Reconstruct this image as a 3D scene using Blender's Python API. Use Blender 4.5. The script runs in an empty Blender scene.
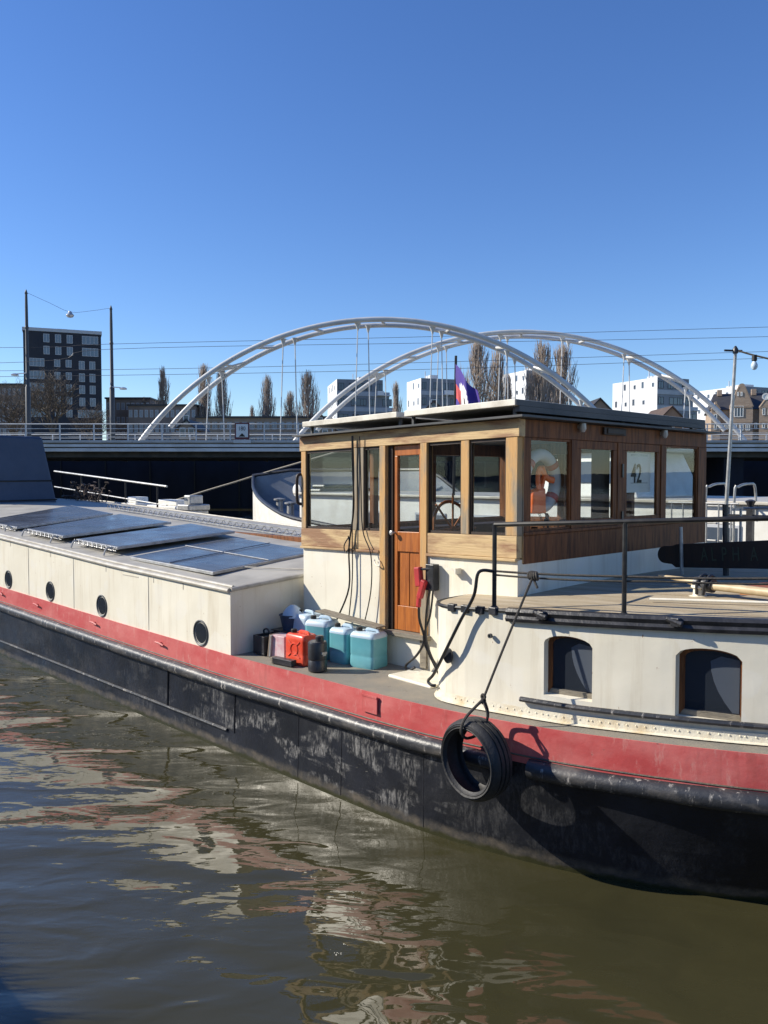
import bpy, math, random
from mathutils import Vector, Matrix
R = math.radians
random.seed(7)
C = bpy.context.scene.collection
SC = bpy.context.scene

# ------------------------------------------------------------------ camera
cam_d = bpy.data.cameras.new("camera")
cam = bpy.data.objects.new("camera", cam_d)
C.objects.link(cam)
SC.camera = cam
cam.location = (0, 0, 2.8)
cam_d.sensor_fit = 'VERTICAL'
cam_d.sensor_height = 24.0
cam_d.lens = 820.0 / 1024.0 * 24.0
cam.rotation_euler = (R(90) - math.atan(34 / 820.0), 0, 0)
cam_d.clip_start = 0.1
cam_d.clip_end = 9000

# ------------------------------------------------------------------ sky + sun
TRAVEL = Vector((0.993, -0.11, 0)).normalized()      # horizontal direction the light travels
ELEV = R(32)
world = bpy.data.worlds.new("World")
SC.world = world
world.use_nodes = True
wn = world.node_tree
wn.nodes.clear()
wo = wn.nodes.new('ShaderNodeOutputWorld')
wb = wn.nodes.new('ShaderNodeBackground')
sk = wn.nodes.new('ShaderNodeTexSky')
sk.sky_type = 'NISHITA'
sk.sun_disc = False
sk.sun_elevation = ELEV
sk.sun_rotation = math.atan2(-TRAVEL.x, -TRAVEL.y)
sk.altitude = 0
sk.air_density = 1.0
sk.dust_density = 0.05
sk.ozone_density = 4.8
wb.inputs['Strength'].default_value = 0.122
hs = wn.nodes.new('ShaderNodeHueSaturation'); hs.inputs['Saturation'].default_value = 1.15; hs.inputs['Hue'].default_value = 0.511
wn.links.new(sk.outputs[0], hs.inputs['Color'])
wn.links.new(hs.outputs[0], wb.inputs['Color'])
wn.links.new(wb.outputs[0], wo.inputs['Surface'])
sun_d = bpy.data.lights.new("sun", 'SUN')
sun_d.energy = 5.0
sun_d.angle = R(0.5)
sun_d.color = (1.0, 0.93, 0.80)
sun = bpy.data.objects.new("sun", sun_d)
C.objects.link(sun)
dv = Vector((TRAVEL.x * math.cos(ELEV), TRAVEL.y * math.cos(ELEV), -math.sin(ELEV)))
sun.rotation_euler = dv.to_track_quat('-Z', 'Y').to_euler()
sun.location = (-30, -10, 30)
SC.view_settings.view_transform = 'Standard'
SC.view_settings.look = 'None'
SC.view_settings.gamma = 1
SC.view_settings.exposure = 0.46
SC.view_settings.use_curve_mapping = False

# ------------------------------------------------------------------ materials
def newmat(name):
    m = bpy.data.materials.new(name)
    m.use_nodes = True
    nt = m.node_tree
    return m, nt, nt.nodes['Principled BSDF']

def L(nt, a, b): nt.links.new(a, b)

def noise(nt, scale, detail=4, rough=0.55, stretch=(1, 1, 1), coord='Object', dist=0.0):
    tc = nt.nodes.new('ShaderNodeTexCoord')
    mp = nt.nodes.new('ShaderNodeMapping')
    mp.inputs['Scale'].default_value = stretch
    n = nt.nodes.new('ShaderNodeTexNoise')
    n.inputs['Scale'].default_value = scale
    n.inputs['Detail'].default_value = detail
    n.inputs['Roughness'].default_value = rough
    n.inputs['Distortion'].default_value = dist
    L(nt, tc.outputs[coord], mp.inputs['Vector'])
    L(nt, mp.outputs[0], n.inputs['Vector'])
    return n.outputs['Fac']

def ramp(nt, fac, a, b, ca=(0, 0, 0), cb=(1, 1, 1)):
    r = nt.nodes.new('ShaderNodeValToRGB')
    r.color_ramp.elements[0].position = a
    r.color_ramp.elements[1].position = b
    r.color_ramp.elements[0].color = (*ca, 1)
    r.color_ramp.elements[1].color = (*cb, 1)
    L(nt, fac, r.inputs['Fac'])
    return r.outputs['Color']

def mix(nt, fac, a, b):
    m = nt.nodes.new('ShaderNodeMix')
    m.data_type = 'RGBA'
    for sock, v in ((m.inputs[6], a), (m.inputs[7], b)):
        if isinstance(v, tuple): sock.default_value = (*v, 1)
        else: L(nt, v, sock)
    if isinstance(fac, (int, float)): m.inputs[0].default_value = fac
    else: L(nt, fac, m.inputs[0])
    return m.outputs[2]

def bump(nt, bs, h, strength=0.3, dist=0.01, prev=None):
    b = nt.nodes.new('ShaderNodeBump')
    b.inputs['Strength'].default_value = strength
    b.inputs['Distance'].default_value = dist
    L(nt, h, b.inputs['Height'])
    if prev is not None: L(nt, prev, b.inputs['Normal'])
    if bs is not None: L(nt, b.outputs[0], bs.inputs['Normal'])
    return b.outputs[0]

def paint(name, col, rough=0.5, metal=0.0, col2=None, s2=3.0, r2=(0.4, 0.65), st2=(1, 1, 1),
          col3=None, s3=12.0, r3=(0.6, 0.68), st3=(1, 1, 1), bs=0.0, bsc=25, bst=(1, 1, 1), spec=0.5, bd=0.01):
    """two or three tones laid over each other by noise + a fine relief"""
    m, nt, p = newmat(name)
    c = col
    if col2: c = mix(nt, ramp(nt, noise(nt, s2, 5, 0.6, st2), *r2), c, col2)
    if col3: c = mix(nt, ramp(nt, noise(nt, s3, 6, 0.65, st3), *r3), c, col3)
    if isinstance(c, tuple): p.inputs['Base Color'].default_value = (*c, 1)
    else: L(nt, c, p.inputs['Base Color'])
    p.inputs['Roughness'].default_value = rough
    p.inputs['Metallic'].default_value = metal
    p.inputs['Specular IOR Level'].default_value = spec
    if bs: bump(nt, p, noise(nt, bsc, 4, 0.6, bst), bs, bd)
    return m

def glass(name, tint=(0.85, 0.9, 0.9), rough=0.0, bumpy=0.0, ior=1.5):
    m, nt, p = newmat(name)
    nt.nodes.remove(p)
    out = nt.nodes['Material Output']
    t = nt.nodes.new('ShaderNodeBsdfTransparent')
    t.inputs[0].default_value = (*tint, 1)
    g = nt.nodes.new('ShaderNodeBsdfGlossy')
    g.inputs['Roughness'].default_value = rough
    lw = nt.nodes.new('ShaderNodeLayerWeight'); lw.inputs['Blend'].default_value = 0.5
    pw = nt.nodes.new('ShaderNodeMath'); pw.operation = 'POWER'; pw.inputs[1].default_value = 5.0
    L(nt, lw.outputs['Facing'], pw.inputs[0])
    ma = nt.nodes.new('ShaderNodeMath'); ma.operation = 'MULTIPLY_ADD'; ma.inputs[1].default_value = 0.55; ma.inputs[2].default_value = 0.028
    L(nt, pw.outputs[0], ma.inputs[0])
    x = nt.nodes.new('ShaderNodeMixShader')
    L(nt, ma.outputs[0], x.inputs[0]); L(nt, t.outputs[0], x.inputs[1]); L(nt, g.outputs[0], x.inputs[2])
    L(nt, x.outputs[0], out.inputs['Surface'])
    if bumpy:
        nb = bump(nt, None, noise(nt, 2.5, 2, 0.5), bumpy, 0.02)
        L(nt, nb, g.inputs['Normal'])
    return m

M = {}
M['cream'] = None
M['cream_rusty'] = paint('cream_riveted', (0.70, 0.65, 0.52), 0.5, col2=(0.58, 0.46, 0.28), s2=6, r2=(0.48, 0.72),
                         col3=(0.40, 0.22, 0.10), s3=18, r3=(0.72, 0.80), bs=0.5, bsc=30)
M['red'] = paint('red_paint', (0.42, 0.062, 0.062), 0.55, col2=(0.50, 0.14, 0.13), s2=4, r2=(0.42, 0.75), st2=(0.6, 0.6, 1.6),
                 col3=(0.50, 0.36, 0.30), s3=16, r3=(0.68, 0.78), st3=(0.5, 0.5, 2), bs=0.3, bsc=9)
M['hull'] = None
M['strake'] = paint('worn_steel', (0.028, 0.03, 0.035), 0.42, 0.0, col2=(0.12, 0.11, 0.10), s2=7, r2=(0.50, 0.72), st2=(0.5, 0.5, 1.2),
                    col3=(0.44, 0.41, 0.37), s3=16, r3=(0.58, 0.70), st3=(1.3, 1.3, 0.25), bs=0.6, bsc=14)
M['lowband'] = paint('waterline_steel', (0.06, 0.055, 0.045), 0.6, col2=(0.12, 0.095, 0.06), s2=7, r2=(0.4, 0.7),
                     col3=(0.30, 0.27, 0.20), s3=22, r3=(0.64, 0.72), bs=0.5, bsc=30)
M['blacksteel'] = paint('black_painted_steel', (0.016, 0.017, 0.02), 0.38, col2=(0.04, 0.04, 0.045), s2=8, bs=0.35, bsc=20)
M['ironrail'] = paint('dark_rail_paint', (0.014, 0.014, 0.016), 0.45, spec=0.3, col2=(0.035, 0.034, 0.032), s2=12)
M['deck'] = paint('deck_paint', (0.20, 0.185, 0.155), 0.75, col2=(0.28, 0.24, 0.18), s2=3, r2=(0.4, 0.7),
                  col3=(0.12, 0.085, 0.05), s3=9, r3=(0.62, 0.75), bs=0.35, bsc=60)
M['aftdeck'] = paint('stern_deck_paint', (0.44, 0.365, 0.25), 0.75, spec=0.2, col2=(0.30, 0.235, 0.15), s2=2.2, r2=(0.42, 0.66), st2=(0.5, 3, 1),
                     col3=(0.48, 0.43, 0.34), s3=7, r3=(0.55, 0.75), st3=(0.4, 3, 1), bs=0.35, bsc=40)
M['greywhite'] = paint('roof_paint', (0.42, 0.40, 0.35), 0.65, spec=0.3, col2=(0.31, 0.295, 0.26), s2=2, col3=(0.22, 0.2, 0.16), s3=10, r3=(0.66, 0.78), bs=0.2, bsc=25)
M['rooftrim'] = paint('cream_trim', (0.52, 0.49, 0.42), 0.45, col2=(0.38, 0.34, 0.27), s2=5)
M['wood'] = paint('weathered_wood', (0.52, 0.30, 0.11), 0.68, col2=(0.27, 0.225, 0.16), s2=1.6, r2=(0.44, 0.58), st2=(3, 3, 0.8),
                  col3=(0.16, 0.10, 0.05), s3=11, r3=(0.60, 0.78), st3=(7, 7, 0.5), bs=0.5, bsc=14, bst=(7, 7, 0.5))
M['woodh'] = paint('weathered_wood_rail', (0.54, 0.38, 0.19), 0.68, col2=(0.28, 0.15, 0.075), s2=1.5, r2=(0.47, 0.60), st2=(0.9, 3, 4),
                   col3=(0.18, 0.11, 0.055), s3=8, r3=(0.60, 0.78), st3=(0.5, 7, 7), bs=0.5, bsc=10, bst=(0.5, 7, 7))
M['greywood'] = paint('grey_wood', (0.24, 0.21, 0.16), 0.8, col2=(0.15, 0.13, 0.10), s2=5, st2=(1, 6, 6), bs=0.5, bsc=12, bst=(1, 7, 7))
M['brownwood'] = paint('brown_varnish', (0.21, 0.078, 0.026), 0.62, spec=0.25, col2=(0.09, 0.034, 0.013), s2=5, st2=(5, 5, 0.6),
                       col3=(0.27, 0.145, 0.065), s3=9, r3=(0.6, 0.8), st3=(6, 6, 0.6), bs=0.25, bsc=14, bst=(6, 6, 0.5))
M['door'] = paint('orange_varnish', (0.44, 0.14, 0.026), 0.38, col2=(0.22, 0.06, 0.014), s2=6, r2=(0.35, 0.7), st2=(6, 6, 0.5),
                  col3=(0.46, 0.19, 0.055), s3=12, r3=(0.58, 0.8), st3=(6, 6, 0.4), bs=0.25, bsc=15, bst=(6, 6, 0.4))
M['darkwood'] = paint('dark_wood', (0.035, 0.018, 0.010), 0.6, col2=(0.02, 0.012, 0.008), s2=6, st2=(5, 5, 0.5), bs=0.2)
M['glass'] = glass('window_glass', (0.90, 0.92, 0.92), 0.0, 0.02, 1.55)
M['dkglass'] = paint('dark_window', (0.022, 0.027, 0.036), 0.06, spec=1.0, bs=0.06, bsc=2)
M['solar'] = paint('solar_glass', (0.06, 0.075, 0.105), 0.2, spec=0.8, col2=(0.10, 0.10, 0.105), s2=1.2, r2=(0.35, 0.8), bs=0.02, bsc=2)
M['alu'] = paint('dull_aluminium', (0.42, 0.42, 0.41), 0.4, 0.4, col2=(0.28, 0.28, 0.27), s2=9)
M['alucream'] = paint('sun_bleached_frame', (0.74, 0.70, 0.60), 0.5, col2=(0.50, 0.46, 0.38), s2=4)
M['bluetarp'] = paint('navy_canvas', (0.026, 0.045, 0.085), 0.6, col2=(0.034, 0.055, 0.10), s2=1.5, bs=0.5, bsc=2.2, bd=0.04)
M['rubber'] = paint('tyre_rubber', (0.018, 0.018, 0.019), 0.6, col2=(0.045, 0.043, 0.04), s2=7, r2=(0.45, 0.75), bs=0.4, bsc=40)
M['rope'] = paint('dark_rope', (0.03, 0.028, 0.025), 0.85, col2=(0.07, 0.06, 0.05), s2=60)
M['lightrope'] = paint('pale_rope', (0.30, 0.27, 0.22), 0.85, col2=(0.2, 0.18, 0.14), s2=60)
M['hose'] = paint('black_hose', (0.012, 0.012, 0.013), 0.35)
M['redplastic'] = paint('red_plastic', (0.62, 0.05, 0.02), 0.35, col2=(0.7, 0.10, 0.05), s2=8)
M['redgrip'] = paint('dull_red_plastic', (0.45, 0.03, 0.035), 0.45, col2=(0.35, 0.03, 0.03), s2=20)
M['orange'] = paint('orange_plastic', (0.95, 0.17, 0.02), 0.4)
M['blkplastic'] = paint('black_plastic', (0.02, 0.021, 0.024), 0.35, col2=(0.035, 0.035, 0.04), s2=10)
M['teal'] = paint('teal_fluid_can', (0.11, 0.35, 0.40), 0.35, col2=(0.17, 0.43, 0.48), s2=3)
M['milky'] = paint('milky_plastic', (0.42, 0.56, 0.66), 0.4, col2=(0.55, 0.64, 0.70), s2=5)
M['spar'] = paint('spar_varnish', (0.52, 0.42, 0.26), 0.5, col2=(0.40, 0.30, 0.17), s2=6)
M['white'] = paint('white_paint', (0.76, 0.75, 0.70), 0.4, col2=(0.66, 0.64, 0.58), s2=3)
M['pink'] = paint('pink_print', (0.55, 0.33, 0.36), 0.45, col2=(0.6, 0.5, 0.5), s2=14)
M['steel'] = paint('arch_paint', (0.60, 0.60, 0.585), 0.35, 0.0, col2=(0.48, 0.48, 0.47), s2=0.5)
M['railgrey'] = paint('bridge_rail_paint', (0.66, 0.66, 0.64), 0.5, col2=(0.52, 0.52, 0.50), s2=1)
M['concrete'] = paint('concrete', (0.50, 0.485, 0.45), 0.8, col2=(0.38, 0.365, 0.34), s2=0.7, col3=(0.16, 0.15, 0.14), s3=3, r3=(0.6, 0.8), st3=(1, 1, 0.3), bs=0.2, bsc=8)
M['girder'] = paint('dark_girder', (0.035, 0.04, 0.045), 0.6, col2=(0.08, 0.08, 0.08), s2=1)
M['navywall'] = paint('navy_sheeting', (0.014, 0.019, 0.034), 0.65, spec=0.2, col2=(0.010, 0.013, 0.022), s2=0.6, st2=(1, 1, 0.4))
M['polegrey'] = paint('pole_paint', (0.045, 0.05, 0.055), 0.5)
M['wire'] = paint('wire', (0.05, 0.05, 0.055), 0.5)
M['darkbrick'] = paint('blue_black_brick', (0.016, 0.020, 0.032), 0.7, col2=(0.024, 0.028, 0.038), s2=0.4)
M['whiteclad'] = paint('white_cladding', (0.74, 0.75, 0.76), 0.45, col2=(0.66, 0.67, 0.69), s2=0.2)
M['shadeclad'] = paint('shaded_cladding', (0.20, 0.225, 0.26), 0.5, col2=(0.15, 0.17, 0.20), s2=0.3)  # white blocks' front away from the sun, its shade put into the colour
M['shadeclad2'] = paint('shaded_balustrade', (0.38, 0.41, 0.45), 0.4, col2=(0.30, 0.33, 0.37), s2=0.3)  # balcony bands on that front, greyed by the same painted-in shade
M['winframe'] = paint('pale_frame', (0.45, 0.47, 0.5), 0.5)
M['winwhite'] = paint('white_frame', (0.72, 0.72, 0.68), 0.5)
M['farglass'] = paint('far_glass', (0.06, 0.08, 0.11), 0.1, spec=0.8)
M['farglass2'] = paint('far_glass_pale', (0.14, 0.18, 0.22), 0.15, spec=0.8)
M['roofdark'] = paint('slate_roof', (0.035, 0.035, 0.04), 0.6, col2=(0.05, 0.048, 0.05), s2=1)
M['rooftile'] = paint('brown_roof_tile', (0.075, 0.052, 0.043), 0.8, col2=(0.10, 0.07, 0.055), s2=1)
M['tan'] = paint('tan_render', (0.30, 0.23, 0.17), 0.8, col2=(0.24, 0.18, 0.13), s2=0.5)
M['brownblock'] = paint('brown_brickwork', (0.24, 0.19, 0.16), 0.85, col2=(0.17, 0.135, 0.115), s2=0.3)
M['bark'] = paint('grey_bark', (0.17, 0.135, 0.10), 0.9, col2=(0.11, 0.085, 0.065), s2=1.5)
M['twig'] = paint('twig_bark', (0.36, 0.295, 0.245), 0.9, col2=(0.27, 0.22, 0.185), s2=0.8)
M['land'] = paint('ground_earth', (0.09, 0.10, 0.05), 0.95, col2=(0.13, 0.11, 0.08), s2=0.08)
M['asphalt'] = paint('asphalt', (0.05, 0.05, 0.052), 0.9, col2=(0.065, 0.065, 0.065), s2=0.8)
M['stone'] = paint('quay_stone', (0.22, 0.205, 0.18), 0.85, col2=(0.15, 0.14, 0.12), s2=1.5, bs=0.4, bsc=12)
M['flagblue'] = paint('flag_purple', (0.055, 0.03, 0.24), 0.7)
M['flagwhite'] = paint('flag_white', (0.7, 0.68, 0.66), 0.7)
M['flagred'] = paint('flag_red', (0.6, 0.08, 0.08), 0.7)
M['greendk'] = paint('green_letters', (0.05, 0.062, 0.036), 0.6)
M['black'] = paint('flat_black', (0.01, 0.01, 0.01), 0.6)
M['beige'] = paint('beige_roof', (0.42, 0.39, 0.33), 0.7, col2=(0.33, 0.30, 0.25), s2=1)
M['maroon'] = paint('maroon_paint', (0.12, 0.02, 0.025), 0.45)
M['bulwark'] = paint('grey_blue_bulwark', (0.30, 0.32, 0.35), 0.5, col2=(0.23, 0.25, 0.28), s2=1.5)
M['curtain'] = paint('curtain_behind_glass', (0.085, 0.10, 0.125), 0.12)
M['cloth'] = paint('white_cloth', (0.6, 0.58, 0.55), 0.8)
M['lamp'] = paint('lamp_housing', (0.5, 0.52, 0.55), 0.3, 0.5)

# brick with courses
def solarmat():
    m, nt, p = newmat('solar_glass')
    tc = nt.nodes.new('ShaderNodeTexCoord'); b = nt.nodes.new('ShaderNodeTexBrick'); b.offset = 0.0
    b.inputs['Scale'].default_value = 1; b.inputs['Brick Width'].default_value = 0.16; b.inputs['Row Height'].default_value = 0.16; b.inputs['Mortar Size'].default_value = 0.004
    b.inputs['Color1'].default_value = (0.045, 0.052, 0.066, 1); b.inputs['Color2'].default_value = (0.055, 0.062, 0.076, 1); b.inputs['Mortar'].default_value = (0.16, 0.17, 0.18, 1)
    L(nt, tc.outputs['Object'], b.inputs['Vector'])
    c = mix(nt, ramp(nt, noise(nt, 1.3, 5, 0.65), 0.40, 0.72, (0.1,) * 3, (0.75,) * 3), b.outputs[0], (0.125, 0.12, 0.11))
    c = mix(nt, ramp(nt, noise(nt, 30, 4, 0.7), 0.70, 0.74), c, (0.35, 0.34, 0.31))
    L(nt, c, p.inputs['Base Color']); p.inputs['Specular IOR Level'].default_value = 0.45
    L(nt, ramp(nt, noise(nt, 2.1, 4), 0.3, 0.7, (0.14,) * 3, (0.34,) * 3), p.inputs['Roughness'])
    return m
M['solar'] = solarmat()
def brickmat():
    m, nt, p = newmat('school_brick')
    tc = nt.nodes.new('ShaderNodeTexCoord')
    sp = nt.nodes.new('ShaderNodeSeparateXYZ'); cb = nt.nodes.new('ShaderNodeCombineXYZ')
    ad = nt.nodes.new('ShaderNodeMath'); ad.operation = 'ADD'
    L(nt, tc.outputs['Object'], sp.inputs[0])
    L(nt, sp.outputs[0], ad.inputs[0]); L(nt, sp.outputs[1], ad.inputs[1])
    L(nt, ad.outputs[0], cb.inputs[0]); L(nt, sp.outputs[2], cb.inputs[1])
    b = nt.nodes.new('ShaderNodeTexBrick')
    b.inputs['Scale'].default_value = 1
    b.inputs['Brick Width'].default_value = 0.44
    b.inputs['Row Height'].default_value = 0.16
    b.inputs['Mortar Size'].default_value = 0.015
    b.inputs['Color1'].default_value = (0.42, 0.31, 0.22, 1)
    b.inputs['Color2'].default_value = (0.33, 0.235, 0.165, 1)
    b.inputs['Mortar'].default_value = (0.30, 0.26, 0.21, 1)
    L(nt, cb.outputs[0], b.inputs['Vector'])
    L(nt, b.outputs[0], p.inputs['Base Color'])
    p.inputs['Roughness'].default_value = 0.85
    return m
M['brick'] = brickmat()

def hullmat():
    """tarred steel: blue-black, scuffed to bare grey in broad drifts, brown towards the waterline"""
    m, nt, p = newmat('hull_tar')
    tc = nt.nodes.new('ShaderNodeTexCoord')
    c = mix(nt, ramp(nt, noise(nt, 1.4, 6, 0.65), 0.42, 0.75), (0.009, 0.010, 0.013), (0.026, 0.028, 0.036))
    big = ramp(nt, noise(nt, 2.4, 4, 0.6, (0.8, 0.8, 1.7), dist=0.4), 0.49, 0.57)
    fine = ramp(nt, noise(nt, 26, 8, 0.8, (1.0, 1.0, 0.30), dist=0.5), 0.46, 0.62)
    mu = nt.nodes.new('ShaderNodeMath'); mu.operation = 'MULTIPLY'
    L(nt, big, mu.inputs[0]); L(nt, fine, mu.inputs[1])
    spx = nt.nodes.new('ShaderNodeSeparateXYZ'); L(nt, tc.outputs['Object'], spx.inputs[0])
    mr = nt.nodes.new('ShaderNodeValToRGB'); cr_ = mr.color_ramp
    cr_.elements[0].position = 0.05; cr_.elements[0].color = (0.10,) * 3 + (1,)
    cr_.elements[1].position = 0.95; cr_.elements[1].color = (0.05,) * 3 + (1,)
    for p_, v_ in ((0.26, 0.35), (0.36, 1.0), (0.57, 0.9), (0.68, 0.18)):
        e_ = cr_.elements.new(p_); e_.color = (v_,) * 3 + (1,)
    mrr = nt.nodes.new('ShaderNodeMapRange'); mrr.inputs[1].default_value = 3.0; mrr.inputs[2].default_value = 12.0
    L(nt, spx.outputs[0], mrr.inputs[0]); L(nt, mrr.outputs[0], mr.inputs['Fac'])
    sc = nt.nodes.new('ShaderNodeMath'); sc.operation = 'MULTIPLY'
    L(nt, mu.outputs[0], sc.inputs[0]); L(nt, mr.outputs[0], sc.inputs[1])
    c = mix(nt, sc.outputs[0], c, (0.25, 0.245, 0.235))
    scr = ramp(nt, noise(nt, 5, 5, 0.7, (0.35, 0.35, 6)), 0.74, 0.80)
    c = mix(nt, scr, c, (0.30, 0.28, 0.26))
    # fouling near the water has a height of its own (a real band of growth and rust)
    sp = nt.nodes.new('ShaderNodeSeparateXYZ'); L(nt, tc.outputs['Object'], sp.inputs[0])
    ad = nt.nodes.new('ShaderNodeMath'); ad.operation = 'ADD'
    n2 = nt.nodes.new('ShaderNodeMath'); n2.operation = 'MULTIPLY'; n2.inputs[1].default_value = 0.10
    L(nt, noise(nt, 6, 5, 0.7), n2.inputs[0])
    L(nt, sp.outputs[2], ad.inputs[0]); L(nt, n2.outputs[0], ad.inputs[1])
    band = ramp(nt, ad.outputs[0], 0.13, 0.17, (1, 1, 1), (0, 0, 0))
    foul = mix(nt, ramp(nt, noise(nt, 9, 5, 0.7), 0.4, 0.65), (0.045, 0.043, 0.04), (0.10, 0.085, 0.066))
    c = mix(nt, band, c, foul)
    wet = ramp(nt, ad.outputs[0], 0.075, 0.10, (1, 1, 1), (0, 0, 0))
    c = mix(nt, wet, c, (0.035, 0.035, 0.014))
    L(nt, c, p.inputs['Base Color'])
    rr = ramp(nt, noise(nt, 3, 4), 0.3, 0.7, (0.26,) * 3, (0.46,) * 3)
    L(nt, rr, p.inputs['Roughness']); p.inputs['Specular IOR Level'].default_value = 0.32
    b1 = bump(nt, None, noise(nt, 2.2, 3, 0.5), 0.35, 0.03)
    bump(nt, p, noise(nt, 22, 5, 0.6), 0.35, 0.01, b1)
    return m
M['hull'] = hullmat()
def creammat():
    m, nt, p = newmat('cream_paint')
    c = mix(nt, ramp(nt, noise(nt, 1.3, 5, 0.6, (1, 1, 0.6)), 0.35, 0.7), (0.78, 0.735, 0.61), (0.70, 0.65, 0.525))
    st = ramp(nt, noise(nt, 9, 5, 0.7, (1, 1, 0.07)), 0.50, 0.74, (0, 0, 0), (0.5,) * 3)      # drip streaks
    c = mix(nt, st, c, (0.50, 0.42, 0.29))
    pa = ramp(nt, noise(nt, 3.1, 2, 0.3), 0.58, 0.60, (0, 0, 0), (0.35,) * 3)                    # touched-up patches
    c = mix(nt, pa, c, (0.75, 0.72, 0.64))
    sp = ramp(nt, noise(nt, 34, 4, 0.7, (1, 1, 0.45)), 0.69, 0.74)                               # rust specks
    c = mix(nt, sp, c, (0.30, 0.15, 0.07))
    L(nt, c, p.inputs['Base Color'])
    p.inputs['Roughness'].default_value = 0.38
    b1 = bump(nt, None, noise(nt, 1.6, 2, 0.4), 0.5, 0.05)
    bump(nt, p, noise(nt, 18, 4, 0.6), 0.2, 0.006, b1)
    return m
M['cream'] = creammat()
def redmat():
    m, nt, p = newmat('red_paint')
    c = mix(nt, ramp(nt, noise(nt, 3, 5, 0.65, (0.7, 0.7, 1.4)), 0.38, 0.72), (0.46, 0.068, 0.066), (0.56, 0.16, 0.145))
    c = mix(nt, ramp(nt, noise(nt, 14, 6, 0.75, (1, 1, 0.3)), 0.56, 0.72, (0, 0, 0), (0.7,) * 3), c, (0.56, 0.30, 0.26))
    c = mix(nt, ramp(nt, noise(nt, 21, 6, 0.75, (0.6, 0.6, 1)), 0.66, 0.70), c, (0.16, 0.09, 0.07))
    c = mix(nt, ramp(nt, noise(nt, 2.2, 4, 0.7, (1.5, 1.5, 0.2)), 0.60, 0.72, (0, 0, 0), (0.45,) * 3), c, (0.22, 0.05, 0.04))
    L(nt, c, p.inputs['Base Color']); p.inputs['Roughness'].default_value = 0.5
    b1 = bump(nt, None, noise(nt, 2.5, 2, 0.4), 0.5, 0.04)
    bump(nt, p, noise(nt, 24, 5, 0.6), 0.35, 0.006, b1)
    return m
M['red'] = redmat()

def watermat():
    m, nt, p = newmat('canal_water')
    p.inputs['Base Color'].default_value = (0.043, 0.0395, 0.018, 1)
    p.inputs['Roughness'].default_value = 0.02
    p.inputs['IOR'].default_value = 1.42
    p.inputs['Specular IOR Level'].default_value = 0.62
    # boat-aligned swell, broken by a patchiness mask
    tc = nt.nodes.new('ShaderNodeTexCoord')
    mp = nt.nodes.new('ShaderNodeMapping'); mp.inputs['Rotation'].default_value = (0, 0, R(12)); mp.inputs['Scale'].default_value = (0.6, 1.25, 1)
    L(nt, tc.outputs['Object'], mp.inputs['Vector'])
    def nz(s, d, r, dist=0):
        n = nt.nodes.new('ShaderNodeTexNoise'); n.inputs['Scale'].default_value = s; n.inputs['Detail'].default_value = d
        n.inputs['Roughness'].default_value = r; n.inputs['Distortion'].default_value = dist
        L(nt, mp.outputs[0], n.inputs['Vector']); return n.outputs['Fac']
    b1 = bump(nt, None, nz(0.85, 1.2, 0.35, 0.8), 1.0, 0.105)
    b2 = bump(nt, None, nz(3.0, 1.5, 0.4, 0.9), 1.0, 0.0135, b1)
    mask = ramp(nt, nz(0.42, 2, 0.5), 0.36, 0.60, (0.12,) * 3)
    hm = nt.nodes.new('ShaderNodeMath'); hm.operation = 'MULTIPLY'
    L(nt, nz(15, 1.5, 0.5, 0.3), hm.inputs[0]); L(nt, mask, hm.inputs[1])
    b3 = bump(nt, p, hm.outputs[0], 1.0, 0.0021, b2)
    return m
M['water'] = watermat()

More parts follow.
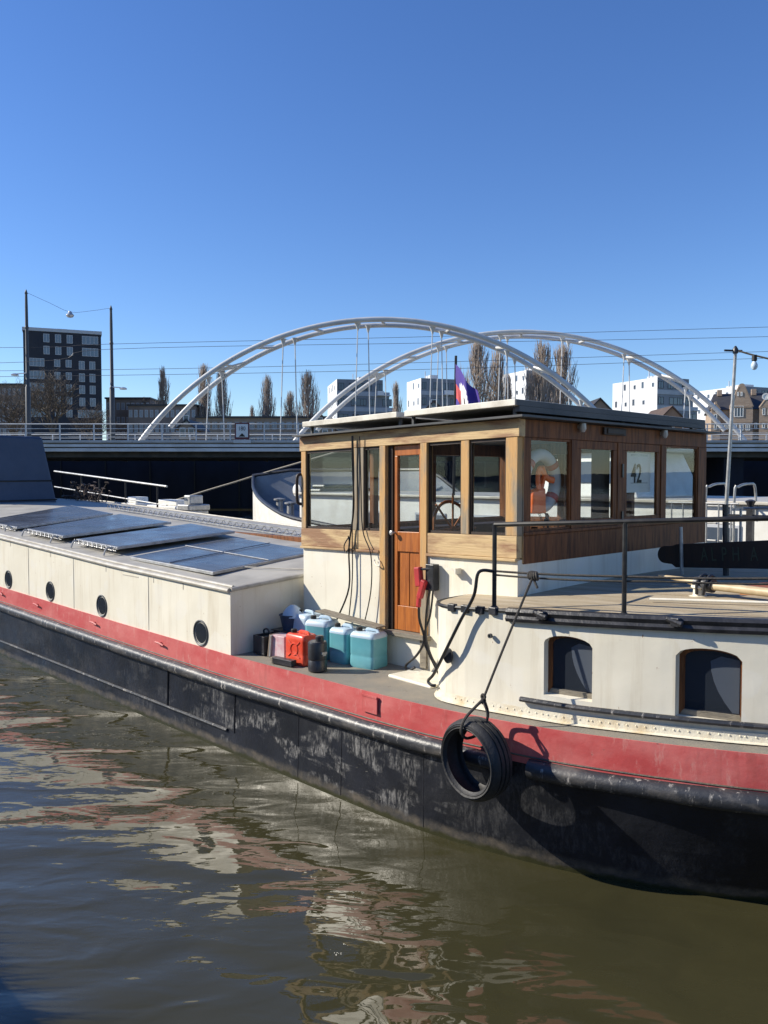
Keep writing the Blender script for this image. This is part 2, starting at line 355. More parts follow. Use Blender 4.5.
# ------------------------------------------------------------------ mesh helpers
class MB:
    def __init__(s): s.v = []; s.f = []; s.m = []
    def add(s, vs, fs, mi=0):
        n = len(s.v); s.v += [tuple(p) for p in vs]
        for f in fs: s.f.append([i + n for i in f]); s.m.append(mi)
        return s
    def box(s, x0, x1, y0, y1, z0, z1, mi=0):
        vs = [(x0, y0, z0), (x1, y0, z0), (x1, y1, z0), (x0, y1, z0), (x0, y0, z1), (x1, y0, z1), (x1, y1, z1), (x0, y1, z1)]
        return s.add(vs, [(0, 3, 2, 1), (4, 5, 6, 7), (0, 1, 5, 4), (1, 2, 6, 5), (2, 3, 7, 6), (3, 0, 4, 7)], mi)
    def hexa(s, vs, mi=0):
        return s.add(vs, [(0, 3, 2, 1), (4, 5, 6, 7), (0, 1, 5, 4), (1, 2, 6, 5), (2, 3, 7, 6), (3, 0, 4, 7)], mi)
    def obox(s, c, h, rz=0, rx=0, ry=0, mi=0):
        Rm = Matrix.Rotation(rz, 3, 'Z') @ Matrix.Rotation(ry, 3, 'Y') @ Matrix.Rotation(rx, 3, 'X')
        c = Vector(c)
        q = [(-1, -1, -1), (1, -1, -1), (1, 1, -1), (-1, 1, -1), (-1, -1, 1), (1, -1, 1), (1, 1, 1), (-1, 1, 1)]
        return s.hexa([c + Rm @ Vector((a * h[0], b * h[1], d * h[2])) for a, b, d in q], mi)
    def tube(s, pts, r, n=8, mi=0, caps=True, flat=1.0):
        pts = [Vector(p) for p in pts]; rs = r if isinstance(r, (list, tuple)) else [r] * len(pts)
        t0 = (pts[1] - pts[0]).normalized()
        up = Vector((0, 0, 1)) if abs(t0.z) < 0.9 else Vector((1, 0, 0))
        a = t0.cross(up).normalized(); b = a.cross(t0)
        vs = []; fs = []
        for i, p in enumerate(pts):
            t = ((pts[min(i + 1, len(pts) - 1)]) - pts[max(i - 1, 0)]).normalized()
            a = (a - t * a.dot(t)).normalized(); b = t.cross(a)
            for k in range(n):
                w = 2 * math.pi * k / n
                vs.append(p + a * math.cos(w) * rs[i] + b * math.sin(w) * rs[i] * flat)
        for i in range(len(pts) - 1):
            for k in range(n):
                k2 = (k + 1) % n
                fs.append((i * n + k, i * n + k2, (i + 1) * n + k2, (i + 1) * n + k))
        if caps:
            fs.append(tuple(range(n))[::-1]); fs.append(tuple((len(pts) - 1) * n + k for k in range(n)))
        return s.add(vs, fs, mi)
    def lathe(s, prof, n=24, c=(0, 0, 0), ax='z', mi=0):
        vs = []; fs = []; c = Vector(c)
        for r, h in prof:
            for k in range(n):
                w = 2 * math.pi * k / n; x, y = r * math.cos(w), r * math.sin(w)
                vs.append(c + Vector({'z': (x, y, h), 'y': (x, h, -y), 'x': (h, x, y)}[ax]))
        for i in range(len(prof) - 1):
            for k in range(n):
                k2 = (k + 1) % n
                fs.append((i * n + k, i * n + k2, (i + 1) * n + k2, (i + 1) * n + k))
        if prof[0][0] > 1e-6: fs.append(tuple(range(n))[::-1])
        if prof[-1][0] > 1e-6: fs.append(tuple((len(prof) - 1) * n + k for k in range(n)))
        return s.add(vs, fs, mi)
    def torus(s, c, R_, r, axis=(0, 1, 0), n=40, m=12, mi=0, sx=1.0):
        ax = Vector(axis).normalized(); up = Vector((0, 0, 1)) if abs(ax.z) < 0.9 else Vector((1, 0, 0))
        a = ax.cross(up).normalized(); b = a.cross(ax); c = Vector(c); vs = []; fs = []
        for i in range(n):
            w = 2 * math.pi * i / n; d = a * math.cos(w) + b * math.sin(w)
            for k in range(m):
                q = 2 * math.pi * k / m
                vs.append(c + d * (R_ + r * math.cos(q)) + ax * r * sx * math.sin(q))
        for i in range(n):
            for k in range(m):
                fs.append((i * m + k, ((i + 1) % n) * m + k, ((i + 1) % n) * m + (k + 1) % m, i * m + (k + 1) % m))
        return s.add(vs, fs, mi)
    def prism(s, poly, d, mi=0):
        n = len(poly); d = Vector(d); a = [Vector(p) for p in poly]
        return s.add(a + [p + d for p in a], [tuple(range(n)), tuple(range(n, 2 * n))[::-1]] + [(i, i + n, (i + 1) % n + n, (i + 1) % n) for i in range(n)], mi)
    def grid(s, rows, mi=0, flip=False):
        n = len(rows[0]); vs = [p for r in rows for p in r]; fs = []
        for i in range(len(rows) - 1):
            for k in range(n - 1):
                q = (i * n + k, i * n + k + 1, (i + 1) * n + k + 1, (i + 1) * n + k)
                fs.append(q[::-1] if flip else q)
        return s.add(vs, fs, mi)
    def build(s, name, mats, parent=None, smooth=False, bevel=0.0, f=None, seg=2):
        me = bpy.data.meshes.new(name)
        vs = [f(*p) for p in s.v] if f else s.v
        if parent is not None and parent.name in ORG:
            o = ORG[parent.name]; vs = [(p[0] - o[0], p[1] - o[1], p[2] - o[2]) for p in vs]
        me.from_pydata(vs, [], s.f); me.validate(); me.update()
        if not isinstance(mats, (list, tuple)): mats = [mats]
        for m in mats: me.materials.append(m)
        if len(me.polygons) == len(s.m):
            for p, mi in zip(me.polygons, s.m): p.material_index = mi
        if smooth:
            for p in me.polygons: p.use_smooth = True
            try: me.set_sharp_from_angle(angle=R(38))
            except Exception: pass
        ob = bpy.data.objects.new(name, me); C.objects.link(ob)
        if parent is not None:
            ob.parent = parent
            if parent.name in ORG: ORG[ob.name] = ORG[parent.name]
        if bevel:
            b = ob.modifiers.new('bevel', 'BEVEL'); b.width = bevel; b.segments = seg; b.limit_method = 'ANGLE'; b.angle_limit = R(40)
        return ob

ORG = {}            # name of a root -> origin in the frame its parts are authored in
TH = R(44.4)
BROT = math.atan2(-math.cos(TH), math.sin(TH))
def W(u, v, z): return Vector((u * math.sin(TH) + v * math.cos(TH), -u * math.cos(TH) + v * math.sin(TH), z))

def empty(name, loc, rz=0, label=None, cat=None, group=None):
    o = bpy.data.objects.new(name, None); C.objects.link(o)
    o.location = loc; o.rotation_euler = (0, 0, rz); o.empty_display_size = 0.2
    if label: o['label'] = label
    if cat: o['category'] = cat
    if group: o['group'] = group
    return o
def bthing(name, uvz, label, cat, group=None):
    """a thing whose parts are authored in boat coordinates (u to the stern, v away from the quay, z up)"""
    o = empty(name, W(*uvz), BROT, label, cat, group); ORG[o.name] = uvz; return o
def wthing(name, xyz, label, cat, group=None):
    o = empty(name, xyz, 0, label, cat, group); ORG[o.name] = xyz; return o
def tag(o, label=None, cat=None, group=None, kind=None):
    if label: o['label'] = label
    if cat: o['category'] = cat
    if group: o['group'] = group
    if kind: o['kind'] = kind
    return o
def solo(mb, name, mats, uvz, label, cat, group=None, boat=True, **kw):
    """a thing that is one mesh: placed at its base, authored in boat (or world) coordinates"""
    vs = [(p[0] - uvz[0], p[1] - uvz[1], p[2] - uvz[2]) for p in mb.v]; mb.v = vs
    ob = mb.build(name, mats, None, **kw)
    ob.location = W(*uvz) if boat else uvz
    if boat: ob.rotation_euler = (0, 0, BROT)
    return tag(ob, label, cat, group)

def text_into(mb, body, size, o, ax, ay, depth=0.004, mi=0, align='LEFT', sxx=1.0, bold=0.0):
    """letters as geometry: o = lower-left, ax = reading direction, ay = up"""
    cu = bpy.data.curves.new('lettering', 'FONT'); cu.body = body; cu.size = size; cu.extrude = depth; cu.offset = bold; cu.align_x = align
    ob = bpy.data.objects.new('lettering', cu); C.objects.link(ob)
    dg = bpy.context.evaluated_depsgraph_get(); me = bpy.data.meshes.new_from_object(ob.evaluated_get(dg))
    o = Vector(o); ax = Vector(ax).normalized(); ay = Vector(ay).normalized(); az = ax.cross(ay)
    mb.add([o + ax * v.co.x * sxx + ay * v.co.y + az * v.co.z for v in me.vertices], [tuple(p.vertices) for p in me.polygons], mi)
    bpy.data.objects.remove(ob); bpy.data.meshes.remove(me); bpy.data.curves.remove(cu)

def smoothpath(pts, k=6):
    pts = [Vector(p) for p in pts]; out = []
    for i in range(len(pts) - 1):
        p0 = pts[max(i - 1, 0)]; p1 = pts[i]; p2 = pts[i + 1]; p3 = pts[min(i + 2, len(pts) - 1)]
        for j in range(k):
            t = j / k
            out.append(0.5 * ((2 * p1) + (p2 - p0) * t + (2 * p0 - 5 * p1 + 4 * p2 - p3) * t * t + (-p0 + 3 * p1 - 3 * p2 + p3) * t ** 3))
    out.append(pts[-1]); return out

PIT = math.atan(34 / 820.0)
def px2(x, Y): return (x - 384) / 820 * Y * 0.9955
def pz2(y, Y): return 2.8 + Y * math.tan(math.atan((512 - y) / 820) - PIT)
def pt(x, y, Y): return ((x - 384) / 820 * Y * 0.991, Y, 2.8 + Y * math.tan(math.atan((512 - y) / 820) - math.atan(34 / 820)))

def copy_tree(o, parent=None):
    c = o.copy(); C.objects.link(c)
    if parent is not None: c.parent = parent
    for ch in list(o.children): copy_tree(ch, c)
    return c

# ================================================================== SETTING
mb = MB(); mb.add([(-4500, -60, 0), (4500, -60, 0), (4500, 6000, 0), (-4500, 6000, 0)], [(0, 1, 2, 3)])
tag(mb.build('water', M['water']), kind='structure')
mb = MB()     # land behind the bridge with its sheet-piled face
mb.box(-3000, 3000, 76, 5600, -0.5, 4.3)
tag(mb.build('far_bank', M['land']), kind='structure')
mb = MB()     # quay the photographer stands on, parallel to the barge
mb.prism([W(-60, 0.30, -0.5), W(-60, -40, -0.5), W(60, -40, -0.5), W(60, 0.30, -0.5)], (0, 0, 1.8))
tag(mb.build('quay', M['stone'], bevel=0.03), kind='structure')
rq = random.Random(4)
mb = MB()  # unseen grass blades, added to break up the quay's shadow edge on the water
for k in range(2200):
    u = rq.uniform(-9, -1.2); v = 0.27 - abs(rq.gauss(0, 0.2)); h = rq.uniform(0.1, 0.36); p = W(u, v, 1.29)
    d = Vector((rq.uniform(-.4, .4), rq.uniform(-.4, .4), 1)).normalized() * h; sd = Vector((rq.uniform(-1, 1), rq.uniform(-1, 1), 0)).normalized() * 0.006
    mb.add([p - sd, p + sd, p + d], [(0, 1, 2)])
shadow_grass = mb
mb = MB(); mb.box(-3000, 3000, 96, 106, 4.30, 4.34)
tag(mb.build('road', M['asphalt']), kind='structure')

tag(shadow_grass.build('added_shadow_grass', paint('added_grass', (0.10, 0.11, 0.04), 0.9)), kind='stuff')
# ================================================================== BARGE
CV = 7.3      # centreline
def interp(x, tab):
    if x <= tab[0][0]: return tab[0][1]
    for (a, fa), (b, fb) in zip(tab, tab[1:]):
        if x <= b: return fa + (fb - fa) * (x - a) / (b - a)
    return tab[-1][1]
def zr(u): return interp(u, [(-27, 1.75), (-20, 1.28), (-13.5, 1.085), (-9.5, 1.02), (-7, 0.992), (-4.3, 1.01), (-3.2, 1.035), (-1.9, 1.10), (0.4, 1.27)])
def outline(half, Lst, Lb, ub=-20.0, n=46, us=-5.0, m=40):
    """port side plan from bow to stern; returns [(u,halfwidth)]"""
    pts = []
    for i in range(n + 1):
        a = math.pi / 2 * i / n; pts.append((ub - Lb * math.cos(a), half * math.sin(a) ** 0.8))
    k = 44
    for i in range(1, k): pts.append((ub + (us - ub) * i / k, half))
    for i in range(m + 1):
        a = math.pi / 2 * i / m; pts.append((us + Lst * math.sin(a), half * math.cos(a)))
    return pts
deck_o = outline(2.62, 5.36, 6.6)
wl_o = outline(2.64, 4.04, 5.6)
keel_o = outline(2.3, 2.6, 4.6)

BO = (-13.0, 7.3, 0.0)
barge = bthing('houseboat', BO, 'long houseboat barge, black and red hull, cream sides, wooden wheelhouse', 'houseboat')

def ring(tabs, s):  # port (s=-1) or starboard (s=+1) points
    return [(u, CV + s * h) for u, h in tabs]
# hull skin, black, from keel to underside of the red band
mb = MB()
for s in (-1, 1):
    rows = []
    for t, z0 in ((0, -0.5), (0.35, -0.05), (0.5, 0.0), (0.7, None), (0.85, None), (1.0, None)):
        row = []
        for i in range(len(deck_o)):
            ud, hd = deck_o[i]; uw, hw = wl_o[i]; uk, hk = keel_o[i]
            ztop = zr(ud) - 0.27
            if t <= 0.5:
                q = t / 0.5; u = uk + (uw - uk) * q; h = hk + (hw - hk) * q; z = z0
            else:
                q = (t - 0.5) / 0.5; e = q ** 1.25
                u = uw + (ud - uw) * e; h = hw + (hd - hw) * e; z = ztop * q
            row.append((u, CV + s * h, z))
        rows.append(row)
    mb.grid(rows, 0, flip=(s > 0))
hull = mb.build('hull', M['hull'], barge, smooth=True)
# red band
mb = MB()
for s in (-1, 1):
    rows = [[(u, CV + s * h, zr(u) - 0.28) for u, h in deck_o], [(u, CV + s * (h + 0.006), zr(u) - 0.12) for u, h in deck_o],
            [(u, CV + s * h, zr(u)) for u, h in deck_o], [(u, CV + s * max(h - 0.012, 0), zr(u)) for u, h in deck_o],
            [(u, CV + s * max(h - 0.012, 0), zr(u) - 0.04) for u, h in deck_o]]
    mb.grid(rows, 0, flip=(s > 0))
red = mb.build('red_band', M['red'], barge, smooth=True)
# ledge strip below the red and rubbing strake
mb = MB()
for s in (-1, 1):
    pts = [(u, CV + s * (h + 0.0), zr(u) - 0.225) for u, h in deck_o]
    mb.tube(pts, 0.008, 6)
mb.build('ledge_strip', M['lowband'], barge, smooth=True)
for s in (-1, 1):
    # on the port side the strake is interrupted where the tyre hangs
    for lo, hi in (((-99, -3.60), (-3.40, 99)) if s < 0 else ((-99, 99),)):
        sel = [(u, h) for u, h in deck_o if lo <= u <= hi]
        if s < 0: sel = sel + [(hi, interp(hi, deck_o))] if hi < 0 else [(lo, interp(lo, deck_o))] + sel
        mb = MB(); mb.tube([(u, CV + s * (h + 0.016), zr(u) - 0.305 + 0.0015 * math.sin(u * 9)) for u, h in sel], [0.066 + 0.004 * math.sin(u * 5.3) for u, h in sel], 12)
        mb.build('rubbing_strake', M['strake'], barge, smooth=True)
# weld seams, low rubbing rail, plate edges on the port side
def hull_at(u, q, out=0.0):
    """point on port hull skin at station u, q=0 water .. 1 top"""
    hd = interp(u, deck_o); hw = interp(u, [(a, b) for a, b in wl_o]); e = q ** 1.25
    return (u, CV - (hw + (hd - hw) * e) - out, (zr(u) - 0.27) * q)
mb = MB()
mb.tube([hull_at(u, 0.27 + 0.003 * (u + 20), 0.008) for u in [-20 + 0.35 * i for i in range(38)]], 0.017, 8)
mb.build('low_rubbing_rail', M['strake'], barge, smooth=True)
for u, r_ in ((-8.25, 0.012), (-6.93, 0.006), (-5.9, 0.004), (-5.3, 0.004), (-4.35, 0.004)):
    mb = MB(); mb.tube([hull_at(u, q, 0.004 if u < -6 else 0.0) for q in (0.30 if u < -6 else 0.05, 0.5, 0.8, 0.98)], r_, 6)
    mb.build('weld_seam', M['blacksteel'], barge, smooth=True)
for q_, uu in ((0.52, (-3.75, -3.6, -3.4, -3.2, -3.12)), (0.50, (-2.9, -2.8, -2.7))):
    mb = MB(); mb.tube([hull_at(u, q_, 0.002) for u in uu], 0.004, 5); mb.build('draught_mark', M['alu'], barge)

# side deck (port and starboard) + aft grey margin
mb = MB()
rows = []
for u, h in deck_o: rows.append([(u, CV - max(h - 0.006, 0), zr(u) - 0.006), (u, CV - h * 0.5, zr(u) + 0.01), (u, CV, zr(u) + 0.02), (u, CV + h * 0.5, zr(u) + 0.01), (u, CV + max(h - 0.006, 0), zr(u) - 0.006)])
mb.grid(rows, 0, flip=True)
mb.build('deck', M['deck'], barge, smooth=True)

# ---- hold (cream box flush with the hull side) with camber roof
def zh(u): return interp(u, [(-21, 2.17), (-13.6, 1.875), (-9.6, 1.715), (-7.03, 1.655)])
UH = [-21 + i * (21 - 7.03) / 40 for i in range(41)]
def vh(u): return CV - interp(u, deck_o) + 0.014
mb = MB()
rows = [[(u, vh(u), zr(u) - 0.01) for u in UH], [(u, vh(u), zh(u)) for u in UH]]
mb.grid(rows)
rows = [[(u, 2 * CV - vh(u), zr(u) - 0.01) for u in UH], [(u, 2 * CV - vh(u), zh(u)) for u in UH]]
mb.grid(rows, flip=True)
for ue, fl in ((-7.03, 0), (-21, 1)):
    poly = [(ue, vh(ue) + (2 * CV - 2 * vh(ue)) * k / 8, zh(ue) + 0.13 * math.sin(math.pi * k / 8)) for k in range(9)]
    mb.add([(ue, vh(ue), zr(ue) - 0.01), (ue, 2 * CV - vh(ue), zr(ue) - 0.01)] + poly[::-1], [tuple(range(11)) if not fl else tuple(range(11))[::-1]])
hold = mb.build('hold_side', M['cream'], barge)
def zroof(u, v): 
    k = (v - vh(u)) / (2 * CV - 2 * vh(u)); return zh(u) + 0.13 * math.sin(math.pi * max(0, min(1, k)))
mb = MB()
rows = []
for u in UH: rows.append([(u, vh(u) + (2 * CV - 2 * vh(u)) * k / 12, zroof(u, vh(u) + (2 * CV - 2 * vh(u)) * k / 12) + 0.022) for k in range(13)])
mb.grid(rows, flip=True)
mb.build('hold_roof', M['greywhite'], barge, smooth=True)
mb = MB()
# edge mouldings: two rounds along the side, one across the end
for dz, dr, r in ((0.0, 0.012, 0.026), (0.035, -0.035, 0.016)):
    mb.tube([(u, vh(u) - dr, zh(u) + dz) for u in UH] , r, 8)
    mb.tube([(u, 2 * CV - vh(u) + dr, zh(u) + dz) for u in UH], r, 8)
mb.tube([(-7.02, vh(-7) + (2 * CV - 2 * vh(-7)) * k / 12, zroof(-7.03, vh(-7) + (2 * CV - 2 * vh(-7)) * k / 12) + 0.01) for k in range(13)], 0.024, 8)
mb.tube([(-7.9 + 0.8 * k / 4, 5.4 + 0.1 * k, zroof(-7.5, 5.5) + 0.05) for k in range(5)], 0.008, 6)
mb.build('roof_moulding', M['rooftrim'], barge, smooth=True)
for u in (-7.95, -8.6, -9.8, -11.5, -13.0): mb = MB(); mb.box(u, u + 0.012, vh(u) - 0.003, vh(u) + 0.02, zh(u) - 0.10, zh(u) - 0.02); mb.build('side_bracket', M['rooftrim'], barge)
mb = MB(); mb.box(-9.35, -8.95, vh(-9) - 0.002, vh(-9) + 0.01, zh(-9) - 0.085, zh(-9) - 0.07)
mb.build('side_strip', M['rooftrim'], barge)
for u in (-8.72, -10.75, -12.3, -14.0, -15.7):
    mb = MB(); mb.tube([(u, vh(u) - 0.001, zr(u) + 0.01), (u + 0.004, vh(u) - 0.003, (zr(u) + zh(u)) / 2), (u, vh(u) - 0.001, zh(u) - 0.03)], 0.0045, 5); mb.build('plate_seam', M['cream'], barge, smooth=True)
# portholes
for u in (-7.59, -9.92, -11.52, -13.1, -14.8, -16.6):
    zc = 1.14 + (zr(u) - 0.995) * 1.1
    v0 = vh(u)
    mb = MB(); mb.lathe([(0.142, 0.03), (0.142, -0.010), (0.132, -0.014), (0.118, -0.006), (0.108, 0.022), (0.106, 0.03)], 32, (u, v0, zc), 'y')
    ph = mb.build('porthole', M['polegrey'], barge, smooth=True)
    mb = MB(); mb.lathe([(0.109, -0.001), (0.02, -0.002), (0.0001, -0.002)], 32, (u, v0, zc), 'y')
    mb.build('glass', M['dkglass'], ph, smooth=True)
for u, w_ in ((-2.83, 0), (-3.80, 0), (-1.85, 0)):
    pass
# small red cleats on the red band
for u in (-8.37, -10.05, -11.9, -13.3):
    v0 = vh(u) - 0.02; z = zr(u) - 0.09
    mb = MB(); mb.tube([(u - 0.10, v0 - 0.035, z + 0.012), (u + 0.0, v0 - 0.04, z + 0.012), (u + 0.07, v0 - 0.03, z - 0.008)], 0.012, 7)
    mb.tube([(u - 0.02, v0 + 0.02, z), (u - 0.02, v0 - 0.04, z + 0.008)], 0.014, 7)
    mb.build('cleat', M['red'], barge, smooth=True)
# fairlead bits on band
mb = MB(); mb.box(-5.02, -4.84, 4.655, 4.67, 0.84, 0.985); mb.box(-5.02, -4.84, 4.65, 4.655, 0.97, 0.985)
mb.build('scupper_plate', M['red'], barge)

# ---- raised hatch plates / solar panels on the hold roof
def panel(c, name, legs, mi='solar', th=0.035, fr='alu'):
    """c: four corners (near-bow, near-stern, far-stern, far-bow)"""
    c = [Vector(p) for p in c]
    dn = Vector((0, 0, -th))
    m1 = MB(); m1.hexa([p + dn for p in c] + c)
    # frame = rim bars
    ob = m1.build(name, M[fr], barge, bevel=0.004)
    ctr = sum(c, Vector()) / 4
    q = [p + (ctr - p) * 0.035 + Vector((0, 0, 0.003)) for p in c]
    m2 = MB()
    m2.add(q, [(0, 1, 2, 3)])
    m2.build('panel_glass', M[mi], ob)
    if legs:
        for k, p in enumerate((c[0] * 0.9 + c[1] * 0.1, c[0] * 0.1 + c[1] * 0.9)):
            m3 = MB(); z = zroof(p.x, p.y) + 0.02
            m3.tube(smoothpath([(p.x, p.y - 0.13, z), (p.x, p.y - 0.09, z + 0.09), (p.x, p.y - 0.01, p.z - 0.02), (p.x, p.y + 0.1, p.z - 0.03)], 4), 0.013, 6)
            m3.build('bracket', M['alu'], ob, smooth=True)
        # lattice strip along the near edge
        m4 = MB(); a, b = c[0] + Vector((0, -0.02, -0.05)), c[1] + Vector((0, -0.02, -0.05)); n = 9
        m4.tube([a, b], 0.008, 5)
        for i in range(n):
            p = a + (b - a) * i / n; r_ = a + (b - a) * (i + 1) / n
            m4.tube([p + Vector((0, 0, 0.05)), (p + r_) / 2 + Vector((0, -0.03, 0)), r_ + Vector((0, 0, 0.05))], 0.006, 5)
        m4.build('lattice_strip', M['alu'], ob)
    return ob
panel([(-9.7, 4.97, 1.80), (-7.75, 4.95, 1.765), (-8.1, 6.75, 1.86), (-10.3, 6.95, 1.915)], 'skylight', False)
mb = MB(); mb.tube([(-8.75, 4.99, 1.794), (-9.2, 6.8, 1.902)], 0.006, 4); mb.tube([(-10.0, 5.95, 1.868), (-7.95, 5.85, 1.822)], 0.006, 4)
mb.build('skylight_bar', M['alu'], barge)
panel([(-11.35, 5.0, 1.935), (-10.1, 5.0, 1.895), (-10.35, 7.0, 2.005), (-11.75, 7.1, 2.06)], 'solar_panel', True)
panel([(-13.15, 5.0, 2.0), (-11.8, 5.0, 1.955), (-12.2, 7.0, 2.07), (-14.2, 7.1, 2.14)], 'solar_panel', True)
panel([(-15.2, 5.0, 2.05), (-13.7, 5.05, 2.0), (-14.7, 7.2, 2.13), (-17.0, 7.4, 2.225)], 'solar_panel', True)
# blue canvas-covered fore cabin
mb = MB()
mb.hexa([(-24, 6.15, 1.9), (-19, 6.2, 1.9), (-19, 8.0, 1.9), (-24, 8.1, 1.9), (-23.7, 6.4, 3.76), (-19.25, 6.35, 3.76), (-19.25, 7.72, 3.76), (-23.7, 7.8, 3.76)])
fc = mb.build('canvas_cover', M['bluetarp'], barge, bevel=0.06, seg=3)
for z, o_ in ((2.72, 0.0), (2.28, 0.0)):
    t = (z - 1.9) / 1.82; mb = MB()
    mb.tube([(-24, 6.15 + .2 * t - 0.005, z), (-19 - .25 * t + 0.01, 6.2 + .15 * t - 0.005, z), (-19 - .25 * t + 0.01, 8.0 - .28 * t + 0.005, z + 0.02)], 0.018, 6)
    mb.build('seam', M['black'], fc)

# ---- wheelhouse
def SH(u, v, z): return (u, v, z + 0.02 * (u + 6.87))
P0, P1 = 5.54, 9.08      # port / starboard faces
F0, F1 = -6.93, -4.08    # front / aft faces
mb = MB()
mb.box(F0 + 0.06, -5.66, P0 + 0.012, P0 + 0.06, 0.95, 2.06)
mb.box(-5.10, F1 - 0.0, P0 + 0.012, P0 + 0.06, 0.95, 2.06)
mb.box(-5.66, -5.10, P0 + 0.012, P0 + 0.06, 0.95, 1.27)
mb.box(F0 + 0.06, F1, P1 - 0.06, P1 - 0.012, 0.95, 2.06)
mb.box(F0 + 0.02, F0 + 0.06, P0 + 0.012, P1 - 0.012, 0.95, 2.06)
mb.box(F1 - 0.05, F1 - 0.0, P0 + 0.062, P1 - 0.062, 0.95, 2.06)
mb.box(F0 + 0.07, F1 - 0.06, P0 + 0.065, P1 - 0.065, 1.27, 1.31, 1)
wall = mb.build('wheelhouse_wall', [M['cream'], M['darkwood']], barge, f=SH)
for x0, x1 in ((-6.93, -6.855), (-6.11, -6.045), (-6.03, -5.95), (-5.71, -5.63), (-5.17, -5.09), (-4.69, -4.60), (-4.20, -4.08)):
    zb = 1.29 if x0 in (-5.71, -5.17) else 2.262
    mb = MB(); mb.box(x0, x1, P0 - (0.012 if zb < 2 else 0.0), P0 + 0.075, zb, 3.085)
    mb.build('wall_post', M['wood'], barge, f=SH, bevel=0.004)
mb = MB(); mb.box(-5.17, -5.09, P0 - 0.012, P0 + 0.011, 1.0, 1.26)
mb.build('post_foot', M['greywood'], barge, f=SH, bevel=0.004)
mb = MB()
for x0, x1 in ((-6.93, -5.712), (-5.088, -4.08)):
    mb.box(x0, x1, P0 - 0.004, P0 + 0.07, 2.075, 2.26)
    mb.box(x0, x1, P0 - 0.022, P0 + 0.05, 2.05, 2.073)
mb.box(-6.95, -4.06, P0 - 0.006, P0 + 0.08, 3.087, 3.235)
mb.build('timber_rail', M['woodh'], barge, f=SH, bevel=0.004)
mb = MB()
mb.box(-5.71, -5.05, P0 - 0.05, P0 + 0.1, 1.268, 1.31)
mb.build('door_sill', M['greywood'], barge, f=SH, bevel=0.006)
# corner post at port-front: dark edge + curved grab
mb = MB()
mb.tube(smoothpath([(-6.93, P0 + 0.02, 2.52), (-6.955, P0 - 0.03, 2.54), (-6.96, P0 - 0.035, 2.68), (-6.955, P0 - 0.03, 2.82), (-6.93, P0 + 0.02, 2.84)], 5), 0.017, 8)
mb.build('grab_handle', M['darkwood'], barge, smooth=True)
# port windows
for x0, x1 in ((-6.855, -6.11), (-5.95, -5.71), (-5.09, -4.69), (-4.60, -4.20)):
    mb = MB()
    for a, b, c, d in ((x0, x1, 2.262, 2.285), (x0, x1, 3.06, 3.085), (x0, x0 + 0.018, 2.287, 3.058), (x1 - 0.018, x1, 2.287, 3.058)):
        mb.box(a + 0.001, b - 0.001, P0 + 0.015, P0 + 0.045, c, d)
    w = mb.build('window', M['darkwood'], barge, f=SH)
    mb = MB(); mb.box(x0 + 0.016, x1 - 0.016, P0 + 0.028, P0 + 0.032, 2.28, 3.065)
    mb.build('pane', M['glass'], w, f=SH)
# door
mb = MB(); a, b = -5.57, -5.19; y0, y1 = P0 + 0.045, P0 + 0.085
mb.box(-5.63, a, P0 + 0.03, P0 + 0.10, 1.312, 3.085, 1)
mb.box(a, b, y0 + 0.001, y1, 2.985, 3.08)
mb.box(a, a + 0.05, y0, y1, 1.315, 2.984); mb.box(b - 0.045, b, y0, y1, 1.315, 2.984)
mb.box(a + 0.051, b - 0.046, y0 + 0.001, y1, 2.07, 2.26)
mb.box(a + 0.051, b - 0.046, y0 + 0.001, y1, 1.315, 1.55)
mb.box(a + 0.051, b - 0.046, y0 + 0.018, y1 - 0.01, 1.551, 2.069)
mb.box((a + b) / 2 - 0.006, (a + b) / 2 + 0.006, y0 + 0.012, y0 + 0.02, 1.552, 2.068)
door = mb.build('door', [M['door'], M['darkwood']], barge, f=SH, bevel=0.004)
mb = MB(); mb.box(a + 0.05, b - 0.045, y0 + 0.02, y0 + 0.024, 2.26, 2.984); mb.build('pane', M['glass'], door, f=SH)
mb = MB(); mb.tube([(a + 0.02, y0, 2.25), (a + 0.02, y0 - 0.045, 2.25)], 0.008, 8); mb.lathe([(0.0001, -0.03), (0.022, -0.02), (0.024, -0.006), (0.012, 0.006)], 12, (a + 0.02, y0 - 0.04, 2.25), 'y')
mb.build('handle', M['alu'], door, f=SH, smooth=True)
# aft face in brown varnish
AF = F1
VA = [(5.62, 5.72), (6.34, 6.44), (8.02, 8.13), (8.88, 9.08)]
mb = MB()
for a, b in VA: mb.box(AF - 0.06, AF + 0.006, a, b, 2.262, 3.085)
mb.box(AF - 0.055, AF + 0.004, P0 + 0.082, P1, 3.087, 3.235)
mb.box(AF - 0.055, AF + 0.005, P0 + 0.08, P1, 2.02, 2.26)
mb.box(AF - 0.07, AF + 0.003, 7.15, 7.26, 2.262, 3.085)
mb.box(AF - 0.05, AF + 0.02, P0 + 0.08, P1, 2.262, 2.29)
